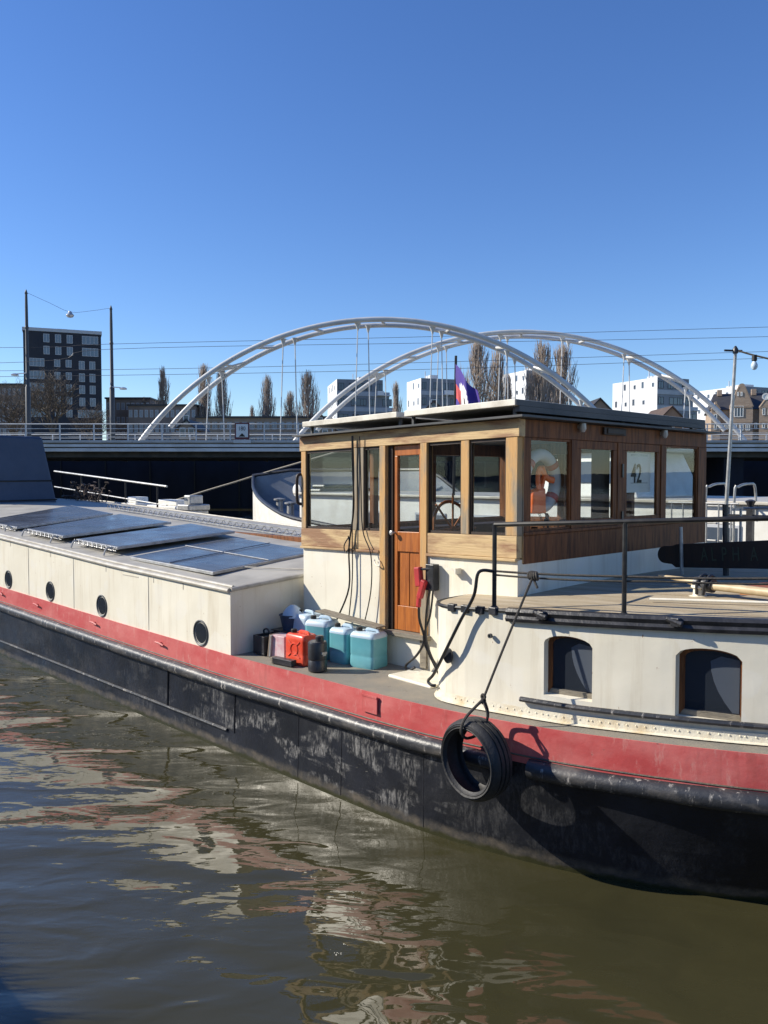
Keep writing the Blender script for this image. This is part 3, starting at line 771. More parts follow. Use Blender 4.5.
# starboard + front faces
for x in (-6.93, -6.0, -5.05, -4.18): mb.box(x, x + 0.10, P1 - 0.075, P1, 2.262, 3.085)
for (a, b, c, d, e, f_) in ((F0, F1 - 0.062, P1 - 0.07, P1 - 0.001, 2.06, 2.26), (F0, F1 - 0.062, P1 - 0.07, P1 - 0.001, 3.087, 3.235), (F0 + 0.001, F0 + 0.07, P0 + 0.08, P1 - 0.076, 2.06, 2.26), (F0 + 0.001, F0 + 0.07, P0 + 0.08, P1 - 0.076, 3.087, 3.235)): mb.box(a, b, c, d, e, f_)
for v in (6.55, 7.55): mb.box(F0 + 0.002, F0 + 0.07, v, v + 0.08, 2.262, 3.085)
mb.build('varnished_frame', M['brownwood'], barge, f=SH, bevel=0.004)
mb = MB(); mb.box(AF - 0.06, AF + 0.008, 5.62 - 0.005, 5.62, 2.03, 3.23)
mb.build('corner_board', M['wood'], barge, f=SH)
def pwin(x0, x1, v0, v1, face, name='window', fw=0.02):
    mb = MB()
    if face == 'aft':
        x = AF - 0.035
        for a, b, c, d in ((v0, v1, 2.29, 2.29 + fw), (v0, v1, 3.085 - fw, 3.085), (v0, v0 + fw, 2.291 + fw, 3.084 - fw), (v1 - fw, v1, 2.291 + fw, 3.084 - fw)): mb.box(x, x + 0.03, a + .001, b - .001, c, d)
        w = mb.build(name, M['brownwood'], barge, f=SH, bevel=0.003)
        m2 = MB(); m2.box(x + 0.012, x + 0.016, v0 + fw - 0.003, v1 - fw + 0.003, 2.29 + fw, 3.085 - fw); m2.build('pane', M['glass'], w, f=SH)
    else:
        m2 = MB()
        if face == 'star': mb.box(x0, x1, P1 - 0.05, P1 - 0.03, 2.262, 2.28); m2.box(x0, x1, P1 - 0.045, P1 - 0.041, 2.28, 3.085)
        else: mb.box(F0 + 0.03, F0 + 0.05, v0, v1, 2.262, 2.28); m2.box(F0 + 0.035, F0 + 0.039, v0, v1, 2.28, 3.085)
        w = mb.build(name, M['brownwood'], barge, f=SH); m2.build('pane', M['glass'], w, f=SH)
    return w
pwin(0, 0, 5.72, 6.34, 'aft')
pwin(0, 0, 6.44, 7.15, 'aft', 'cabin_door_leaf', 0.075)
wd = pwin(0, 0, 7.26, 8.02, 'aft', 'cabin_door_leaf', 0.075)
pwin(0, 0, 8.13, 8.88, 'aft')
for a, b in ((-6.83, -6.0), (-5.9, -5.05), (-4.95, -4.18)): pwin(a, b, 0, 0, 'star')
for a, b in ((5.62, 6.55), (6.63, 7.55), (7.63, 9.0)): pwin(0, 0, a, b, 'front')
# roof slab + plates
mb = MB()
mb.box(-6.97, -3.97, 5.45, 9.22, 3.240, 3.258)
roof = mb.build('wheelhouse_roof', M['girder'], barge, f=SH)
mb = MB()
mb.box(-6.9, -4.06, 5.6, 9.05, 3.2585, 3.275)
mb.build('roof_skin', M['girder'], roof, f=SH)
for x0, x1 in ((-6.76, -5.37), (-5.27, -4.02)):
    mb = MB(); mb.box(x0, x1, 5.42, 8.9, 3.332, 3.384)
    pn = mb.build('roof_panel', M['alucream'], roof, f=SH, bevel=0.004)
    mb = MB(); mb.box(x0 + 0.03, x1 - 0.03, 5.45, 8.86, 3.3845, 3.388); mb.build('panel_glass', M['solar'], pn, f=SH)
mb = MB()
mb.box(-4.06, -4.012, 5.47, 8.895, 3.285, 3.331)
mb.box(-4.019, -4.012, 5.425, 8.895, 3.333, 3.380)
mb.build('panel_end_profile', M['girder'], roof, f=SH)
for u in (-6.72, -5.42, -5.25, -4.10):
    for v in (5.5, 7.2, 8.7): mb = MB(); mb.box(u, u + 0.025, v, v + 0.025, 3.259, 3.331); mb.build('panel_foot', M['girder'], roof, f=SH)
# lights / vents under the aft eave
for v in (6.45, 8.0):
    mb = MB(); mb.lathe([(0.0001, 0.05), (0.03, 0.04), (0.035, -0.01), (0.02, -0.04), (0.0001, -0.045)], 12, (AF + 0.045, v, 3.195), 'z')
    mb.box(AF + 0.004, AF + 0.03, v - 0.02, v + 0.02, 3.19, 3.22)
    mb.build('eave_lamp', M['alu'], barge, f=SH, smooth=True)
mb = MB(); mb.box(AF + 0.006, AF + 0.03, 6.85, 7.25, 3.15, 3.22); mb.box(AF + 0.03, AF + 0.04, 6.9, 7.2, 3.16, 3.21)
mb.build('vent_box', M['darkwood'], barge, f=SH, bevel=0.004)
mb = MB(); mb.box(AF + 0.006, AF + 0.016, 7.215, 7.245, 2.75, 2.88); mb.box(AF + 0.006, AF + 0.016, 7.215, 7.245, 2.33, 2.42)
mb.build('hinge', M['blacksteel'], barge, f=SH)
# 42 sign behind the second door leaf
mb = MB()
mb.box(AF - 0.06, AF - 0.055, 7.42, 7.90, 2.60, 3.0, 0)
text_into(mb, '42', 0.27, (AF - 0.052, 7.50, 2.70), (0, 1, 0), (0, 0, 1), 0.002, 1, sxx=0.8, bold=0.0025)
mb.box(AF - 0.0545, AF - 0.053, 7.50, 7.84, 2.965, 2.985, 2); mb.box(AF - 0.0545, AF - 0.053, 7.50, 7.84, 2.69, 2.70, 2)
mb.build('number_plate', [M['white'], M['black'], M['alu']], barge, f=SH)
# interior pieces: ceiling, dash, wheel, curtain
mb = MB(); mb.box(-6.85, -6.45, 5.75, 8.9, 1.9, 2.22); mb.box(-6.0, -4.3, 8.5, 8.95, 1.31, 1.75)
mb.box(-4.9, -4.25, 8.2, 8.9, 1.31, 2.05)
mb.build('dashboard', M['darkwood'], barge, f=SH, bevel=0.01)
mb = MB(); mb.torus((-6.3, 7.3, 2.2), 0.33, 0.02, (1, 0, 0.2), 32, 8)
for k in range(8):
    a = math.pi / 4 * k; mb.tube([(-6.3, 7.3, 2.2), (-6.3, 7.3 + 0.42 * math.cos(a), 2.2 + 0.42 * math.sin(a))], 0.013, 6)
mb.build('steering_wheel', M['door'], barge, smooth=True)
mb = MB()
rows = []
for k in range(2):
    rows.append([(AF - 0.10 + 0.012 * math.sin(j * 2.1), 6.84 + 0.022 * j, 2.25 if k else 3.08) for j in range(16)])
mb.grid(rows)
mb.build('curtain', M['darkwood'], barge, f=SH)

# ---- aft cabin (raised stern deck)
def zd(u): return interp(u, [(-4.6, 1.755), (-4.0, 1.78), (-2.0, 1.87), (0.0, 1.96)])
side = []   # port outline, front corner to stern
for k in range(9):
    a = math.pi / 2 * k / 8
    side.append((-4.25 - 0.37 * math.cos(a), 5.36 - 0.44 * math.sin(a)))
for k in range(1, 31):
    a = k / 30; u = -4.25 + a * 4.10; t = (u + 5.0) / 4.95
    v = CV - 2.43 * math.sqrt(max(0, 1 - t * t)); side.append((u, v))
side = [(-4.62, 5.54)] + side
# fix first stretch continuity
side = [(u, v if u < -4.24 else max(v, 4.915)) for u, v in side]
def vs_at(u):
    tab = [(a, b) for a, b in side[9:]]
    return interp(u, tab)
WINS = [(-3.43, -3.07), (-2.52, -2.13), (-1.35, -0.95)]
mb = MB()
us = []
for i in range(len(side) - 1):
    (ua, va), (ub, vb) = side[i], side[i + 1]
# wall strips with openings: sample u finely, skip openings between z 1.2 and arch top
pts = side[:10]; u = -4.2
fine = []
while u < -0.16: fine.append((u, vs_at(u))); u += 0.03
allp = pts + [p for p in fine if p[0] > pts[-1][0] + 0.01]
def arch(u, a, b, zb, zs, rise):
    t = (u - (a + b) / 2) / ((b - a) / 2); return zs + rise * math.sqrt(max(0, 1 - t * t))
def zbase(u): return zr(u) + 0.0
# insert exact window edges
for a, b in WINS:
    for e in (a, b): allp.append((e, vs_at(e)))
allp = sorted(allp[:10], key=lambda p: 0) + sorted(allp[10:], key=lambda p: p[0])
ZS = {0: (1.215, 1.60, 0.065), 1: (1.20, 1.615, 0.065), 2: (1.25, 1.66, 0.065)}
for (ua, va), (ub, vb) in zip(allp, allp[1:]):
    um = (ua + ub) / 2; inw = None
    for k, (a, b) in enumerate(WINS):
        if a < um < b: inw = k
    za, zb_ = zbase(ua), zbase(ub); ta, tb = zd(ua), zd(ub)
    if inw is None:
        mb.add([(ua, va, za), (ub, vb, zb_), (ub, vb, tb), (ua, va, ta)], [(0, 1, 2, 3)])
    else:
        a, b = WINS[inw]; z0, zs, rs = ZS[inw]
        mb.add([(ua, va, za), (ub, vb, zb_), (ub, vb, z0), (ua, va, z0)], [(0, 1, 2, 3)])
        pa, pb = arch(ua, a, b, z0, zs, rs), arch(ub, a, b, z0, zs, rs)
        mb.add([(ua, va, pa), (ub, vb, pb), (ub, vb, tb), (ua, va, ta)], [(0, 1, 2, 3)])
        # reveal head and sill
        dpt = 0.085
        mb.add([(ua, va, pa), (ub, vb, pb), (ub, vb + dpt, pb), (ua, va + dpt, pa)], [(0, 1, 2, 3)])
        mb.add([(ua, va, z0), (ub, vb, z0), (ub, vb + dpt, z0 + 0.01), (ua, va + dpt, z0 + 0.01)], [(0, 1, 2, 3)])
        for e, ve, pe in ((ua, va, pa), (ub, vb, pb)):
            if min(abs(e - a), abs(e - b)) < 1e-5: mb.add([(e, ve, z0), (e, ve + dpt, z0), (e, ve + dpt, pe), (e, ve, pe)], [(0, 1, 2, 3)])
# starboard mirror, plain, and stern closure
star = [(u, 2 * CV - v) for u, v in allp]
mb.grid([[(u, v, zbase(u)) for u, v in star], [(u, v, zd(u)) for u, v in star]], flip=True)
e1, e2 = allp[-1], star[-1]
mb.add([(e1[0], e1[1], zbase(e1[0])), (e2[0], e2[1], zbase(e2[0])), (e2[0], e2[1], zd(e2[0])), (e1[0], e1[1], zd(e1[0]))], [(0, 1, 2, 3)])
cab = mb.build('stern_cabin_side', M['cream'], barge)
for k, (a, b) in enumerate(WINS):
    z0, zs, rs = ZS[k]; n = 14; dp = 0.085
    va, vb = vs_at(a), vs_at(b)
    def V_(u): return va + (vb - va) * (u - a) / (b - a) + dp - 0.03
    out = [(a, z0)] + [(a + (b - a) * (1 - math.cos(math.pi * i / n)) / 2, 0) for i in range(n + 1)] + [(b, z0)]
    outer = [(u, (arch(u, a, b, z0, zs, rs) if z == 0 else z)) for u, z in out]
    mid = ((a + b) / 2, (z0 + zs) / 2)
    inner = [(mid[0] + (u - mid[0]) * 0.86, mid[1] + (z - mid[1]) * (0.92 if z > mid[1] else 0.78)) for u, z in outer]
    mb = MB()
    for i in range(len(outer)):
        j = (i + 1) % len(outer); o1, o2, i1, i2 = outer[i], outer[j], inner[i], inner[j]
        mi = 1 if (i == len(outer) - 1) else 0
        mb.add([(o1[0], V_(o1[0]), o1[1]), (o2[0], V_(o2[0]), o2[1]), (i2[0], V_(i2[0]), i2[1]), (i1[0], V_(i1[0]), i1[1])], [(0, 1, 2, 3)], mi)
        mb.add([(i1[0], V_(i1[0]), i1[1]), (i2[0], V_(i2[0]), i2[1]), (i2[0], V_(i2[0]) + 0.03, i2[1]), (i1[0], V_(i1[0]) + 0.03, i1[1])], [(0, 1, 2, 3)], mi)
    fr = mb.build('cabin_window', [M['brownwood'], M['greywood']], barge)
    mb = MB(); mb.add([(u, V_(u) + 0.02, z) for u, z in inner], [tuple(range(len(inner)))]); mb.build('pane', M['dkglass'], fr)
    # curtain swag seen behind the glass as a pale fold
    mb = MB(); w = b - a; cu_ = [(0.46 + 0.34 * (t ** 2), 0.93 - 0.80 * t) for t in (0, .2, .4, .6, .8, 1)]
    pl = [(a + w * x, z0 + (zs - z0) * y) for x, y in cu_] + [(b - w * 0.10, z0 + (zs - z0) * 0.13), (b - w * 0.10, z0 + (zs - z0) * 0.98), (a + w * 0.62, z0 + (zs - z0) * 1.02)]
    mb.add([(u, V_(u) + 0.018, z) for u, z in pl], [tuple(range(len(pl)))])
    mb.build('curtain', M['curtain'], fr)
# stern deck surface
mb = MB(); rows = []
for (u, v), (u2, v2) in zip(allp, star):
    rows.append([(u, v + (v2 - v) * k / 8, zd(u) + 0.012 + 0.05 * math.sin(math.pi * k / 8)) for k in range(9)])
mb.grid(rows, flip=True)
mb.build('stern_deck', M['aftdeck'], barge, smooth=True)
# black rim: thin lip at the rounded front, thick bulb from u=-3.75
mb = MB()
mb.tube([(u, v - 0.005, zd(u) + 0.008) for u, v in allp], 0.014, 6)
mb.tube([(u, v, zd(u) + 0.008) for u, v in star], 0.02, 6)
mb.build('deck_lip', M['ironrail'], barge, smooth=True)
mb = MB()
rim = [p for p in allp if p[0] > -3.74]
prof = [(0.0, 0.028), (-0.03, 0.022), (-0.044, 0.0), (-0.03, -0.03), (-0.045, -0.05), (-0.035, -0.075), (0.0, -0.08)]
mb.grid([[(u, v + dv_, zd(u) + dz + 0.01) for dv_, dz in prof] for u, v in rim])
u, v = rim[0]; mb.add([(u, v + a_, zd(u) + b_ + 0.01) for a_, b_ in prof], [tuple(range(len(prof)))])
mb.build('rim_moulding', M['blacksteel'], barge, smooth=True)
for u in (-4.28, -4.14, -4.0, -3.88):
    mb = MB(); v = vs_at(u); mb.box(u, u + 0.07, v - 0.025, v + 0.02, zd(u) - 0.025, zd(u) + 0.035); mb.build('fairlead', M['blacksteel'], barge, bevel=0.006)
for u in (-3.42, -2.5):
    mb = MB(); v = vs_at(u); mb.box(u - 0.03, u + 0.03, v - 0.075, v - 0.03, zd(u) - 0.03, zd(u) + 0.03); mb.tube([(u + 0.05, v - 0.06, zd(u) - 0.01), (u - 0.06, v - 0.06, zd(u) + 0.02)], 0.022, 6)
    mb.build('fairlead', M['blacksteel'], barge, bevel=0.006)
# lower handrail strip along the cabin side and riveted foot angle
mb = MB(); pp = [p for p in allp if p[0] > -3.62]
mb.tube([(u, v - 0.03, zr(u) + 0.135 - 0.008 * (u + 3.6)) for u, v in pp], 0.020, 8)
mb.build('side_handrail', M['strake'], barge, smooth=True)
mb = MB()
mb.grid([[(u, v - 0.012, zr(u) + 0.07) for u, v in allp], [(u, v - 0.016, zr(u) + 0.012) for u, v in allp], [(u, v - 0.05, zr(u) + 0.006) for u, v in allp]])
for i, (u, v) in enumerate(allp[10:]):
    if i % 2 == 0: mb.lathe([(0.007, 0.004), (0.006, -0.004), (0.0001, -0.006)], 6, (u, v - 0.014, zr(u) + 0.045), 'y')
mb.build('riveted_foot', M['cream_rusty'], barge)
# scupper plate oval
mb = MB(); uo = -4.26; vo = 4.905
mb.lathe([(0.045, 0.01), (0.045, -0.01), (0.035, -0.014), (0.0001, -0.014)], 20, (0, 0, 0), 'y')
mb.v = [(uo + x, vo - 0.02 + y, 1.39 + z * 1.35) for x, y, z in mb.v]
mb.build('oval_plate', M['blacksteel'], barge, smooth=True)
mb = MB(); mb.lathe([(0.018, 0.01), (0.018, -0.01), (0.01, -0.01), (0.01, 0.0), (0.0001, 0.0)], 14, (-3.86, 4.91, 1.60), 'y')
mb.build('drain_hole', M['girder'], barge, smooth=True)

# ---- railing on the stern deck
def rail_v(u): return vs_at(u) + 0.03
mb = MB()
zt = [(-3.98, 2.44), (-2.87, 2.50), (-1.9, 2.55), (-0.2, 2.64)]
ru = [-3.865 + 0.12 * i for i in range(32)]
mb.tube([(u, rail_v(u) + 0.0, interp(u, zt)) for u in ru], 0.018, 8)
mb.tube([(-3.865, rail_v(-3.865), 2.44), (-3.865, 5.5, 2.43)], 0.016, 8)
rl = mb.build('stern_rail', M['ironrail'], barge, smooth=True)
mb = MB(); zt2 = [(-3.98, 2.09), (-2.87, 2.12), (-1.9, 2.17), (-0.2, 2.26)]
mb.tube([(u, rail_v(u), interp(u, zt2) - 0.008 * math.sin(math.pi * ((u + 3.98) % 1.11) / 1.11)) for u in ru], 0.009, 6)
mb.tube([(u, rail_v(u) + 0.01, interp(u, zt2) - 0.03 - 0.012 * math.sin(math.pi * ((u + 3.98) % 1.3) / 1.3)) for u in ru], 0.008, 6)
mb.build('rail_wire', M['rope'], rl, smooth=True)
for u in (-3.865, -2.87, -1.6, -0.6):
    mb = MB(); v = rail_v(u); mb.tube([(u, v, zd(u)), (u, v, interp(u, zt))], 0.017, 8); mb.lathe([(0.035, 0), (0.03, 0.02), (0.018, 0.03)], 10, (u, v, zd(u) + 0.01))
    mb.build('post', M['ironrail'], rl, smooth=True)
mb = MB()
mb.tube([(-3.98, 5.5, 2.43), (-3.98, 5.5, 1.78)], 0.001, 4) if False else None
# far (starboard) rail
mb = MB()
mb.tube([(u, 2 * CV - vs_at(u) - 0.05, interp(u, zt)) for u in ru], 0.016, 8)
for u in (-3.9, -2.4, -0.8): mb.tube([(u, 2 * CV - vs_at(u) - 0.05, zd(u)), (u, 2 * CV - vs_at(u) - 0.05, interp(u, zt))], 0.016, 8)
mb.build('starboard_rail', M['alu'], barge, smooth=True)

# name board on its posts
nb = bthing('name_board', (-3.0, 7.72, 1.85), 'dark carved name board with faded letters ALPHA on the stern deck', 'name board')
mb = MB()
zA, zB = 2.13, 2.27
poly = []
for k in range(9):
    a = math.pi / 2 + math.pi * k / 8; poly.append((-3.88 + 0.06 * math.cos(a) * 1.2, 7.72, 2.035 + 0.085 * math.sin(a)))
poly += [(-3.80, 7.72, 1.945), (-3.76, 7.72, 1.915), (-1.6, 7.72, 2.05), (-1.6, 7.72, 2.36), (-3.76, 7.72, 2.145), (-3.80, 7.72, 2.125)]
mb.prism(poly, (0, 0.035, 0))
mb.build('board', M['darkwood'], nb, bevel=0.005)
mb = MB()
for du, ch in ((0, 'A'), (0.10, 'L'), (0.20, 'P'), (0.30, 'H'), (0.47, 'A')): text_into(mb, ch, 0.19, (-3.50 + du, 7.716, 2.0 + du * 0.07), (1, 0, 0.07), (-0.07, 0, 1), 0.003, sxx=0.55)
mb.build('lettering', M['greendk'], nb)
for u, m_ in ((-3.70, 'alu'), (-3.3, 'blacksteel')):
    mb = MB(); mb.tube([(u + 0.02, 7.70 if u < -3.5 else 7.78, 1.80), (u, 7.70 if u < -3.5 else 7.78, 2.32 if u < -3.5 else 2.55)], 0.017 if u < -3.5 else 0.03, 8); mb.build('post', M[m_], nb, smooth=True)

# spar lying on a cast chock with brown hatch board
sp = bthing('wooden_spar', (-2.7, 6.2, 1.85), 'cream painted spar lying on the stern deck with iron band', 'spar')
mb = MB(); mb.tube([(-3.22, 6.32, 2.0), (-3.0, 6.27, 1.99), (-2.85, 6.23, 1.98)], [0.008, 0.022, 0.03], 12); mb.tube([(-2.72, 6.20, 1.97), (-2.1, 6.07, 1.975), (-0.9, 5.85, 2.0)], 0.033, 12)
mb.build('pole', M['spar'], sp, smooth=True)
mb = MB(); mb.tube([(-2.86, 6.23, 1.98), (-2.71, 6.20, 1.97)], 0.055, 10)
mb.tube(smoothpath([(-2.83, 6.17, 1.9), (-2.82, 6.16, 2.0), (-2.79, 6.24, 2.05), (-2.77, 6.3, 1.95)], 4), 0.012, 6); mb.tube(smoothpath([(-2.77, 6.15, 1.9), (-2.75, 6.14, 2.0), (-2.73, 6.22, 2.05), (-2.72, 6.28, 1.95)], 4), 0.012, 6)
mb.build('iron_band', M['strake'], sp, smooth=True)
mb = MB()
mb.lathe([(0.09, 0), (0.085, 0.03), (0.05, 0.04), (0.045, 0.09), (0.065, 0.10), (0.06, 0.12), (0.02, 0.13)], 14, (-2.83, 6.22, 1.845))
mb.box(-2.93, -2.72, 6.14, 6.3, 1.84, 1.86)
solo(mb, 'deck_chock', M['cream_rusty'], (-2.83, 6.22, 1.84), 'small cream cast iron chock carrying the cream spar', 'chock', smooth=True, bevel=0.004)
mb = MB(); mb.box(-2.6, -1.0, 6.42, 6.9, 1.86, 1.93); mb.box(-2.58, -1.0, 6.44, 6.88, 1.932, 1.96)
solo(mb, 'hatch_cover', M['door'], (-1.8, 6.6, 1.85), 'low orange brown wooden hatch cover on the stern deck behind the spar', 'hatch cover', bevel=0.008)
mb = MB(); mb.tube([(-3.0, 5.75, 1.885), (-2.6, 5.85, 1.905), (-2.2, 5.98, 1.92)], 0.011, 8)
solo(mb, 'boat_hook', M['cream'], (-2.6, 5.6, 1.88), 'thin pale wooden pole lying flat near the rail posts', 'pole', smooth=True)

# ================================================================== THINGS ON THE BARGE
# tyre fender
ty = bthing('tyre_fender', (-3.75, 4.60, 0.46), 'black car tyre hung as a fender over the red band', 'tyre')
def tyre(c, Ro, Ri, wdt, axis):
    mb = MB(); ax = Vector(axis).normalized(); up = Vector((0, 0, 1)); a = ax.cross(up).normalized(); b = a.cross(ax)
    prof = [(Ri, wdt * 0.42), (Ri + 0.02, wdt * 0.5), ((Ri + Ro) / 2, wdt * 0.56), (Ro - 0.03, wdt * 0.47), (Ro - 0.006, wdt * 0.36), (Ro - 0.002, wdt * 0.24), (Ro - 0.009, wdt * 0.23), (Ro - 0.009, wdt * 0.19), (Ro, wdt * 0.18), (Ro, wdt * 0.04), (Ro - 0.009, wdt * 0.03), (Ro - 0.009, -wdt * 0.03), (Ro, -wdt * 0.04), (Ro, -wdt * 0.18), (Ro - 0.009, -wdt * 0.19), (Ro - 0.009, -wdt * 0.23), (Ro - 0.002, -wdt * 0.24), (Ro - 0.006, -wdt * 0.36), (Ro - 0.024, -wdt * 0.46), (Ro - 0.028, -wdt * 0.50), (Ro - 0.032, -wdt * 0.485), ((Ri + Ro) / 2, -wdt * 0.56), (Ri + 0.026, -wdt * 0.53), (Ri + 0.022, -wdt * 0.55), (Ri + 0.018, -wdt * 0.5), (Ri, -wdt * 0.42),
            (Ri + 0.015, -wdt * 0.36), (Ro - 0.03, -wdt * 0.36), (Ro - 0.018, 0), (Ro - 0.03, wdt * 0.36), (Ri + 0.015, wdt * 0.36)]
    n = 56; m = len(prof); vs = []; fs = []; c = Vector(c)
    for i in range(n):
        w = 2 * math.pi * i / n; d = a * math.cos(w) + b * math.sin(w)
        for r, h in prof: vs.append(c + d * r + ax * h)
    for i in range(n):
        for k in range(m): fs.append((i * m + k, ((i + 1) % n) * m + k, ((i + 1) % n) * m + (k + 1) % m, i * m + (k + 1) % m))
    mb.add(vs, fs); return mb
tc_ = Vector((-3.685, 4.53, 0.79))
tyre(tc_, 0.293, 0.216, 0.19, (0.10, 1, 0.03)).build('tyre_carcass', M['rubber'], ty, smooth=True)
mb = MB(); mb.tube(smoothpath([(-3.66, 4.57, 1.21), (-3.70, 4.43, 1.10), (-3.72, 4.41, 1.00), (-3.72, 4.48, 0.94), (-3.71, 4.62, 0.96), (-3.68, 4.66, 1.08), (-3.65, 4.58, 1.21)], 6), 0.011, 7)
mb.tube(smoothpath([(-3.66, 4.57, 1.21), (-3.60, 4.55, 1.13), (-3.62, 4.57, 1.02)], 5), 0.008, 6)
mb.torus((-3.655, 4.575, 1.205), 0.016, 0.011, (1, 0, 0), 12, 6); mb.torus((-3.655, 4.575, 1.235), 0.016, 0.010, (0, 1, 0), 12, 6)
mb.build('sling', M['rope'], ty, smooth=True)
mb = MB(); mb.tube(smoothpath([(-3.655, 4.575, 1.22), (-3.60, 4.72, 1.55), (-3.53, 4.90, 1.95), (-3.50, 4.955, 2.085)], 4), 0.009, 6)
for k in range(5): mb.torus((-3.50 + 0.012 * (k - 2), 4.965, 2.085), 0.026, 0.011, (1, 0.3 * (k - 2), 0.2), 14, 6)
mb.tube([(-3.50, 4.96, 2.06), (-3.46, 4.95, 2.0)], 0.009, 6)
solo(mb, 'tyre_rope', M['rope'], (-3.65, 4.575, 1.2), 'dark rope knotted to the rail wire and holding the tyre', 'rope', smooth=True)
# black hose from rail post to deck
mb = MB(); mb.tube(smoothpath([(-3.87, 4.95, 2.09), (-3.95, 4.88, 2.08), (-3.98, 4.86, 1.9), (-4.10, 4.85, 1.7), (-4.24, 4.84, 1.45), (-4.42, 4.90, 1.22), (-4.56, 4.98, 1.12), (-4.50, 4.95, 1.10), (-4.46, 4.96, 1.10)], 6), 0.013, 8)
solo(mb, 'black_mooring_line', M['hose'], (-4.5, 4.95, 1.0), 'black line running from the corner rail post down the rounded cabin side', 'rope', smooth=True)
# lying line from wall on the side of stern
# fuel nozzle + hoses
nz = bthing('hose_reel', (-5.0, 5.5, 1.1), 'red nozzle with looped black hoses hanging beside the wheelhouse door', 'hose')
mb = MB(); mb.obox((-5.10, 5.44, 1.90), (0.035, 0.03, 0.09), ry=-0.12); mb.obox((-5.06, 5.44, 1.79), (0.028, 0.026, 0.09), ry=0.35); mb.obox((-5.10, 5.44, 1.68), (0.02, 0.02, 0.06), ry=0.1)
mb.build('nozzle', M['redgrip'], nz, bevel=0.012, seg=3)
mb = MB(); mb.obox((-4.99, 5.50, 1.90), (0.05, 0.04, 0.12)); mb.tube([(-5.08, 5.44, 1.97), (-4.95, 5.48, 1.98)], 0.012, 6)
mb.build('bracket', M['blacksteel'], nz, bevel=0.01)
mb = MB()
mb.tube(smoothpath([(-5.10, 5.44, 1.63), (-5.09, 5.44, 1.5), (-5.04, 5.45, 1.33), (-5.12, 5.44, 1.18), (-5.24, 5.42, 1.07), (-5.22, 5.42, 1.02), (-5.14, 5.43, 1.06)], 6), 0.012, 8)
mb.tube(smoothpath([(-4.98, 5.46, 1.8), (-5.01, 5.45, 1.6), (-5.02, 5.45, 1.35), (-4.95, 5.45, 1.18), (-4.86, 5.46, 1.08)], 6), 0.012, 8)
mb.tube(smoothpath([(-4.95, 5.47, 1.8), (-4.98, 5.46, 1.55), (-5.05, 5.45, 1.35), (-4.98, 5.45, 1.2), (-4.88, 5.48, 1.02)], 6), 0.009, 8)
mb.build('black_hose', M['hose'], nz, smooth=True)
mb = MB(); mb.box(-4.80, -4.68, 5.46, 5.54, 1.985, 2.005); mb.box(-4.70, -4.68, 5.46, 5.535, 1.955, 1.985)
mb.build('wall_bracket', M['cream'], barge)
# cables hanging from wheelhouse roof
for i, path in enumerate(([(-6.07, 5.50, 3.22), (-6.075, 5.51, 2.9), (-6.06, 5.51, 2.5), (-6.12, 5.50, 2.1), (-6.12, 5.50, 1.7), (-6.25, 5.46, 1.38), (-6.3, 5.42, 1.25)],
                         [(-6.06, 5.50, 3.22), (-6.05, 5.505, 2.8), (-6.07, 5.50, 2.3), (-6.07, 5.50, 1.8), (-6.10, 5.48, 1.4)],
                         [(-5.96, 5.50, 3.21), (-5.955, 5.51, 2.8), (-5.93, 5.51, 2.3), (-5.80, 5.50, 2.05), (-5.80, 5.50, 1.7), (-5.88, 5.48, 1.35)])):
    mb = MB(); mb.tube(smoothpath(path, 5), (0.009, 0.006, 0.006)[i], 6)
    if i == 0: mb.tube(smoothpath([(-6.12, 5.49, 2.2), (-6.17, 5.48, 2.12), (-6.15, 5.48, 2.05), (-6.10, 5.49, 2.12), (-6.12, 5.49, 2.22)], 5), 0.006, 6)
    solo(mb, 'power_cable', M['hose'], path[-1], ('thick black cable with a small loop hanging from the roof over the cream wall', 'thinner black cable hanging close beside the looped one between the first two windows', 'thin black cable hanging over the sill below the narrow window')[i], 'cable', 'cables hanging down the wheelhouse', smooth=True)
mb = MB(); mb.tube(smoothpath([(-5.78, 5.53, 2.0), (-5.73, 5.50, 1.96), (-5.68, 5.50, 1.95), (-5.70, 5.52, 2.0)], 5), 0.007, 6)
mb.build('wall_hook', M['cream'], barge)

